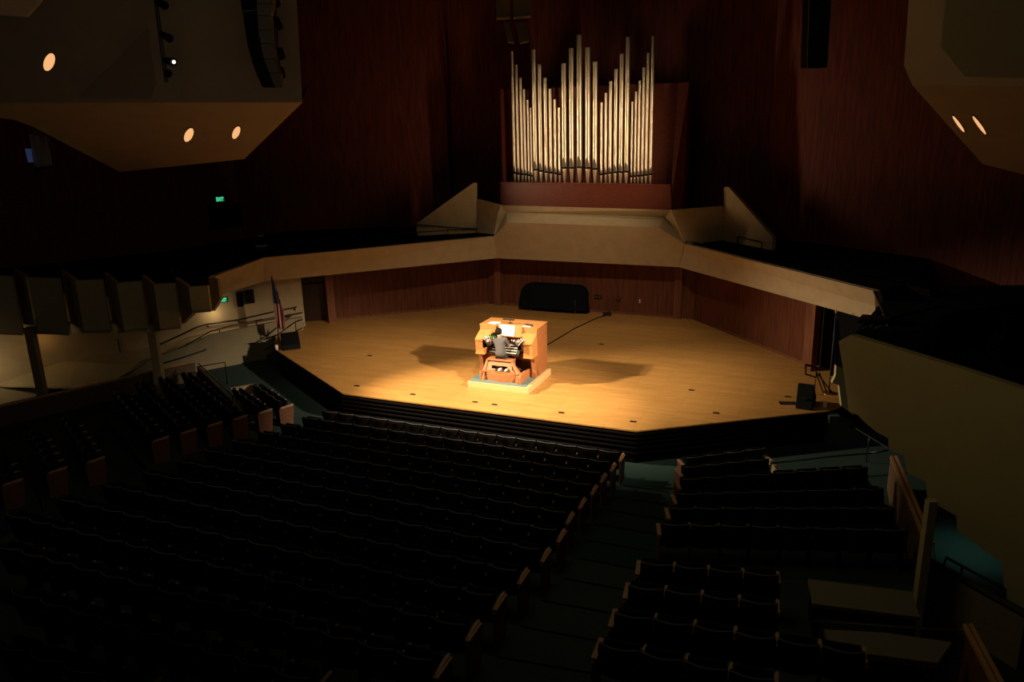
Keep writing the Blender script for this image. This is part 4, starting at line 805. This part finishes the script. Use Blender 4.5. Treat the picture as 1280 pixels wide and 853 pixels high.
struct('floor_teal_right', MB().prism([Z(1163,630,FZ),Z(1170,715,FZ),Z(1262,760,FZ),Z(1262,690,FZ),Z(1200,640,FZ),Z(1165,600,FZ)], (0,0,.02)), 'carpet', 'teal carpeted landing below the right balcony', 'floor')
a, b = Z(1083,575,FZ), Z(1110,563,FZ+.3)
rail('stairwell_rail', [Z(960,580,-.45), Z(1040,571,-.45), Z(1086,567,-.45), Z(1110,563.5,-.45)], .022, [(Z(1086,545,-.1), Z(1083,578,FZ)), (Z(1070,536,-.1), Z(1111,561,-.1))], 'thin dark rail around the stair well at the right of the stage')
q = (Z(947,566,-.3), Z(973,592,-.3))
polywall('wall_stairwell_right', [V(949,565.5,*q), V(963,576.5,*q), V(962,582,*q), V(949,581,*q)], .08, 'small triangular cream partition behind the first right rows')
polywall('wall_stairwell_right_end', [V(965,581,*q), V(972,587,*q), V(973,591,*q), V(970,598,*q), V(963,597.5,*q)], .08, 'small rounded cream partition end in the right rows')
# sound desk
sdk = thing('sound_desk', Z(1080,748,1.0), math.radians(-20), 'dim sound desk with a flat pale cover in the right rows', 'desk'); f = local(sdk)
q = [f(Z(x, y, 1.05)) for x, y in ((1010,724),(1140,740),(1150,772),(1016,755))]
build('cover', MB().prism(q, (0,0,-.06)), 'grey', sdk)
q2 = [p*np.array([.95,.95,1]) for p in q]; build('body', MB().prism([p-[0,0,.07] for p in q2], (0,0,-.5)), 'blackmatt', sdk)
build('rear_board', MB().prism([f(Z(x, y, 1.0)) for x, y in ((1030,787),(1104,791),(1190,803),(1172,829),(1040,812))], (0,0,-.1)), 'grey', sdk)
build('edge_strip', MB().tube([f(Z(1016,776,1.05)), f(Z(1130,784,1.05)), f(Z(1204,789,1.05))], .018), 'chrome', sdk)
build('stand', MB().box((-.6,-.9,-1.6),(.5,-.1,-.15)), 'black', sdk)
a, b = Z(1208,784,1.1), Z(1250,865,1.5)
struct('trim_cap_front', MB().hexa([a+[-.06,0,0],a+[0.0,.01,0],b+[0.0,.01,0],b+[-.06,0,0],a+[-.06,0,.05],a+[0,.01,.05],b+[0,.01,.05],b+[-.06,0,.05]]).hexa([a+[.02,0,0],a+[0.08,.01,0],b+[0.08,.01,0],b+[.02,0,0],a+[.02,0,.05],a+[.08,.01,.05],b+[.08,.01,.05],b+[.02,0,.05]]), 'caprail', 'double oak cap rail at the bottom right corner', 'cap rail')
struct('wall_partition_front', MB().prism([a, b, XY(b, -.5), XY(a, -.5)], (.06,.02,0)), 'endwood', 'brown partition under the oak cap rail at the bottom right', 'partition')
# ------------------------------------------------------------------ auditorium floor
U_ = np.array([math.cos(AZ), math.sin(AZ), 0]); VV = np.array([math.sin(AZ), -math.cos(AZ), 0])
O0 = np.array([-4.067, 20.888, 0]); DR, DZ, SS = .967, .1705, .55
struct('floor_hall', MB().prism([(-20,12,FZ-.1)]+[XY(q, FZ-.1) for q in w2]+[XY(PA, FZ-.1), XY(PB, FZ-.1), (-8,31,FZ-.1),(14,26,FZ-.1),(15,10,FZ-.1),(6,9,FZ-.1)], (0,0,.1)), 'carpet', 'dark teal carpet around the stage', 'floor')
REND = [(778.4,571),(768,582.5),(756.5,595),(743.7,612),(730,627),(714,646.6),(696,665),(675,690),(648,714),(619,743),(585,780),(547,822),(505,868),(450,925)]
LEND = [(405,515),(386,522),(360,531),(331,540),(301,549),(268,560),(223,576),(172,588),(129,606),(79,624),(9,640),(-40,660),(-40,690),(-40,735)]
def rowline(j): return O0+VV*DR*j
main = []
for j in range(14):
    zt = FZ+DZ*j+.85; b = rowline(j)
    ur = (Z(*REND[j], zt)-b)@U_ if j > 5 else (Z(*REND[j], FZ+DZ*j+.63)-b)@U_; ul = (Z(*LEND[j], zt)-b)@U_
    main.append((ul, ur-.0))
# right block rows: first-seat arm, angle, count
R0 = [((853,580),13,4),((849.5,591.5),9.5,4),((847.5,606.7),5,8),((843,625),0,8),((835,643),-3,8),((824,663),-6,8)]
rightrows = [(Z(*p, FZ+DZ*j+.63), math.radians(a), n, j) for j, (p, a, n) in enumerate(R0)]
for j, (p, a, n) in zip((7,8,9,10), (((798.4,709),-13,4),((783.7,738),-15.5,4),((767,772),-18,6),((748,810),-21,5))): rightrows.append((Z(*p, FZ+DZ*j+.66), math.radians(a), n, j))
def rr(j):
    k = [r for r in rightrows if r[3] == j]
    if k: return k[0][0], k[0][1]
    if j == 6: return (rightrows[5][0]+rightrows[6][0])/2, math.radians(-9)
    return rightrows[-1][0]+VV*DR*(j-10), math.radians(-21)
def edge(j):
    w = rowline(j)-VV*.66; ul, ur = main[min(j, 13)]
    p, a = rr(j); dx, dy = np.array([math.cos(a), math.sin(a)]), np.array([-math.sin(a), math.cos(a)])
    r = p[:2]-dx*.12+dy*.30
    return [(w+U_*(ul-.9))[:2], (w+U_*(ur+.15))[:2], r, r+dx*(4.75 if j < 7 else 4.3)]
for j in range(1, 15):
    e0, e1 = edge(j), edge(j+1); z = FZ+DZ*j
    mb = MB()
    for k in range(3):
        q = [e0[k], e0[k+1], e1[k+1], e1[k]]; mb.prism([(*p, z-.25) for p in q], (0,0,.25))
    struct('floor_tier_%d' % j, mb, 'carpet_d' if j > 5 else 'carpet', 'dark teal carpeted tier carrying seating row %s' % ORD[j+1], 'floor tier')
    mb = MB().tube([(*e0[1], z+.004), (*e0[2], z+.004)], .018, 4); struct('trim_nosing_%d' % j, mb, 'blackmatt', 'black nosing of aisle step %s from the stage' % ORD[j], 'step nosing')
# ------------------------------------------------------------------ seats
def seat_proto():
    o = thing('theatre_seat', (0,0,0), 0, 'x', 'theatre seat', 'dark theatre seats')
    rows = []
    for i in range(6):
        t = i/5; z = .40+.45*t; yy = .10-.10*t; r = []
        for k in range(9):
            s_ = k/8*2-1; w = .262*(1-.04*t*t); drop = (.02*(abs(s_)**4) if t > .9 else 0); r.append((s_*w, yy+.085*s_*s_, z-drop))
        rows.append(r)
    def shellm(o1, o2, zc=0):
        A = [[(x, y+o1, z-zc) for x, y, z in r] for r in rows]; B = [[(x, y+o2, z-zc) for x, y, z in r] for r in rows]
        m_ = MB().grid(A).grid(B); n = len(m_.v)//2; 
        for k in range(8): m_.f += [[45+k,46+k,n+46+k,n+45+k],[k,k+1,n+k+1,n+k]]
        for i in range(5): m_.f += [[i*9,(i+1)*9,n+(i+1)*9,n+i*9],[i*9+8,(i+1)*9+8,n+(i+1)*9+8,n+i*9+8]]
        return m_
    bk = build('backrest', shellm(.0, .075), 'fabric', o, smooth=False)
    build('back_shell', shellm(-.018, -.001, .035), 'shell', bk)
    build('rim_glint', MB().tube([(x, y+.03, z+.004) for x, y, z in rows[-1]], .009, 6), 'trim', bk)  # paler strip paints in the stage light caught along the back tops
    build('seat_cushion', MB().hexa([(-.24,.16,.42),(.24,.16,.42),(.24,.26,.40),(-.24,.26,.40),(-.23,.26,.80),(.23,.26,.80),(.23,.35,.78),(-.23,.35,.78)]), 'fabric', o, bevel=.02)
    arm = build('armrest', MB().prism([(.250,.10,.62),(.300,.10,.62),(.302,.44,.650),(.292,.49,.650),(.258,.49,.650),(.248,.44,.650)], (0,0,.028)), 'armwood', o, bevel=.006)
    build('standard', MB().prism([(.262,.12,0),(.262,.34,0),(.262,.30,.55),(.262,.40,.60),(.262,.10,.60)], (.026,0,0)), 'blackmatt', o)
    return o
proto = seat_proto(); used = [False]
endm = build('end_panel', MB().prism([(.29,.02,.0),(.29,.40,.0),(.29,.47,.50),(.29,.46,.615),(.29,.02,.60)], (.03,0,0)), 'endwood')
capm = build('end_cap', MB().prism([(.262,.06,.615),(.335,.06,.615),(.335,.46,.630),(.262,.46,.630)], (0,0,.026)), 'armwood')
def copytree(o, parent=None):
    c = o.copy(); COL.objects.link(c); c.parent = parent
    for ch in o.children: copytree(ch, c)
    return c
PROTO_KIDS = None
def seat(p, rz, label, end=False, mirror=False):
    o = proto if not used[0] else copytree_seat(); used[0] = True
    o.location = tuple(float(c) for c in p); o.rotation_euler = (0, 0, rz); o['label'] = label
    if end:
        for m_ in (endm, capm):
            c = m_.copy(); COL.objects.link(c); c.parent = o
            if mirror: c.scale = (-1, 1, 1)
    return o
kids = [(c, list(c.children)) for c in proto.children]
def copytree_seat():
    r = proto.copy(); COL.objects.link(r)
    for c, sub in kids:
        d = c.copy(); COL.objects.link(d); d.parent = r
        for g in sub: e = g.copy(); COL.objects.link(e); e.parent = d
    return r
RN = lambda j: 'front' if j == 0 else ORD[j+1]
nseat = 0
for j in range(14):
    ul, ur = main[j]; b = rowline(j); n = int(round((ur-ul)/SS)); z = FZ+DZ*j
    for i in range(n):
        p = b+U_*(ur-.29-SS*i); P_ = px((p[0], p[1], z+.85))
        if P_[0] < -12 or P_[1] > 862 or P_[0] > 1290: continue
        seat((p[0], p[1], z), AZ, 'dark theatre seat, %s from the centre aisle in the %s row of the main block' % (ORD[i+1], RN(j)), end=(i == 0)); nseat += 1
for p, a, n, j in rightrows:
    d = np.array([math.cos(a), math.sin(a), 0]); ny = np.array([-math.sin(a), math.cos(a), 0]); z = FZ+DZ*j
    for i in range(n):
        q = p+d*(.29+.53*i)-ny*.25
        if px((q[0], q[1], z+.85))[1] > 862: continue
        seat((q[0], q[1], z), a, 'dark theatre seat, %s from the centre aisle in the %s row of the right block' % (ORD[i+1], RN(j) if j < 6 else ORD[j]), end=(i == 0), mirror=True); nseat += 1
LP = [(357.6,509),(331,515),(299.5,523),(268,531),(235,540),(200,550),(119,576),(71,589),(15,604)]; LN = [4,4,9,9,9,8,6,5,3]
la_ = math.radians(-53); dl = np.array([math.cos(la_), math.sin(la_), 0]); nl = np.array([-math.sin(la_), math.cos(la_), 0])
left = []
for j, (pxl, n) in enumerate(zip(LP, LN)):
    z = FZ+.05*j; p = Z(*pxl, z+.63)
    left.append((p, n, z))
    for i in range(n):
        q = p-dl*(.29+.55*i)-nl*.25
        lab = 'dark theatre seat, %s from the aisle in the %s row of the left side block' % (ORD[i+1], RN(j))
        if nseat < 322: seat((q[0], q[1], z), la_, lab, end=(i == 0)); nseat += 1
print('SEATS', nseat)
for m_ in (endm, capm): bpy.data.objects.remove(m_)
mb = MB()
for (p, n, z) in left[1:]:
    L = .55*n+.5; A = p+dl*.1+nl*.45; B = p-dl*L+nl*.45; mb.prism([(*q[:2], FZ-.02) for q in (A, B, B-nl*.9, A-nl*.9)], (0,0,z-FZ+.02))
struct('floor_tier_left', mb, 'carpet_d', 'dark carpeted tiers of the left side block', 'floor tier')
# dark balcony seats, hardly visible
mb = MB()
for r in range(4):
    for i in range(10):
        c = np.array([9.2+.55*i*.86-.2*r+.9*r, 16.2+.55*i*.35-1.05*r, 2.9+.2*r]); mb.hexa([c+v for v in ((-.24,-.05,.35),(.24,.05,.35),(.22,.14,.35),(-.26,.04,.35),(-.24,-.1,.85),(.24,0,.85),(.22,.09,.85),(-.26,-.01,.85))])
        mb.hexa([c+v for v in ((-.22,.05,0),(.22,.15,0),(.18,.5,0),(-.26,.4,0),(-.22,.05,.42),(.22,.15,.42),(.18,.5,.42),(-.26,.4,.42))])
tag(build('balcony_seats', mb, 'fabric'), 'rows of black seats on the unlit right balcony', 'balcony seats', kind='stuff')
# ------------------------------------------------------------------ light
def spot(name, p, tgt, power, ang, blend, col, r=.15):
    l = bpy.data.lights.new(name, 'SPOT'); l.energy = power; l.spot_size = math.radians(ang); l.spot_blend = blend; l.color = col; l.shadow_soft_size = r
    o = bpy.data.objects.new(name, l); COL.objects.link(o); o.location = tuple(float(c) for c in p)
    d = Vector([float(c) for c in (np.array(tgt)-np.array(p))]); o.rotation_euler = d.to_track_quat('-Z', 'Y').to_euler(); return o
def area(name, p, tgt, power, size, col):
    l = bpy.data.lights.new(name, 'AREA'); l.energy = power; l.size = size; l.color = col
    o = bpy.data.objects.new(name, l); COL.objects.link(o); o.location = tuple(float(c) for c in p)
    d = Vector([float(c) for c in (np.array(tgt)-np.array(p))]); o.rotation_euler = d.to_track_quat('-Z', 'Y').to_euler(); return o
def point(name, p, power, col, r=.08):
    l = bpy.data.lights.new(name, 'POINT'); l.energy = power; l.color = col; l.shadow_soft_size = r
    o = bpy.data.objects.new(name, l); COL.objects.link(o); o.location = tuple(float(c) for c in p); return o
WARM = (1,.80,.56); tg = np.array([0,23.3,0])
SLp = tg+np.array([-2.37,-.38,1.74])*4.15; SRp = tg+np.array([1.84,-2.07,1.74])*4.6
spot('spotlight_left', SLp, tg+[-.6,-.6,0], 13000, 38, 1, WARM)
spot('spotlight_right', SRp, tg+[-1.1,-.2,0], 14500, 35, 1, WARM)
spot('stage_fill_left', SLp+[.3,0,.3], (5.6,21.6,0), 7000, 40, 1, WARM, .15)  # wide fill added beside the spot to lift the right stage front
spot('stage_fill_right', SRp+[-.3,0,.3], (-4.2,24.8,0), 2800, 27, 1, WARM, .15)  # fill added to brighten the left part of the stage
spot('stage_fill_top', (1.0,13.5,15.5), (.6,25.0,0), 6000, 50, .8, WARM, .3)  # unseen overhead fill, added for soft general light on the boards
pc = (pA+pB)/2
sdv = np.array([*cdir, 0])
for nm_, k_ in (('left', -1), ('right', 1)):
    o_ = area('pipe_light_'+nm_, pc+sdv*5.0*k_-bn*3.4+[0,0,2.4], pc+[0,0,2.4], 30, .25, (1,.72,.44)); o_.data.shape = 'RECTANGLE'; o_.data.size = .2; o_.data.size_y = 3.8; o_.data.spread = math.radians(62)
lc = (A2+B2)/2
spot('ledge_fill', lc-bn*1.2+[0,0,7.0], lc-bn*.3, 260, 62, .9, (1,.80,.55), .3)  # unseen lamp added only to brighten the upward-facing ledge
point('music_lamp_light', K(.93,.74,PH+1.48), 2.5, (1,.9,.7), .05)
point('ramp_lamp', V(267,391,W1a,W1b)+[.1,-.38,.0], 7, (1,.76,.45))
point('aisle_lamp', V(-5,455,W1a,W1b)+[0,-1.2,0], 20, (1,.78,.48))
point('amber_lamp', V(60,426,W1a,W1b)+[0,-.5,.1], 2.0, (1,.55,.15))
point('teal_landing_light', Z(300,462,0.1), 2.5, (.9,1,.8))
spot('right_landing_fill', Z(1212,690,FZ)+[0,0,1.3], Z(1212,690,FZ), 16, 100, .8, (.6,1,.85))  # unseen spot added and tinted to bring out the teal carpet
point('right_stair_light', Z(1095,556,-.3), .8, (.8,1,.8))
area('side_fill_right', (0,12,9), (9,15,1.5), 42, 4, (1,.84,.44))  # unseen fill added to lift the cream parapet on the right
area('side_fill_left', (-4,12,8), (-12.5,25,2.2), 34, 6, (1,.8,.56))  # unseen fill added to lift the side boxes on the left
w = bpy.data.worlds.new('world'); sc.world = w; w.use_nodes = True; w.node_tree.nodes['Background'].inputs[0].default_value = (1,.85,.62,1); w.node_tree.nodes['Background'].inputs[1].default_value = .007
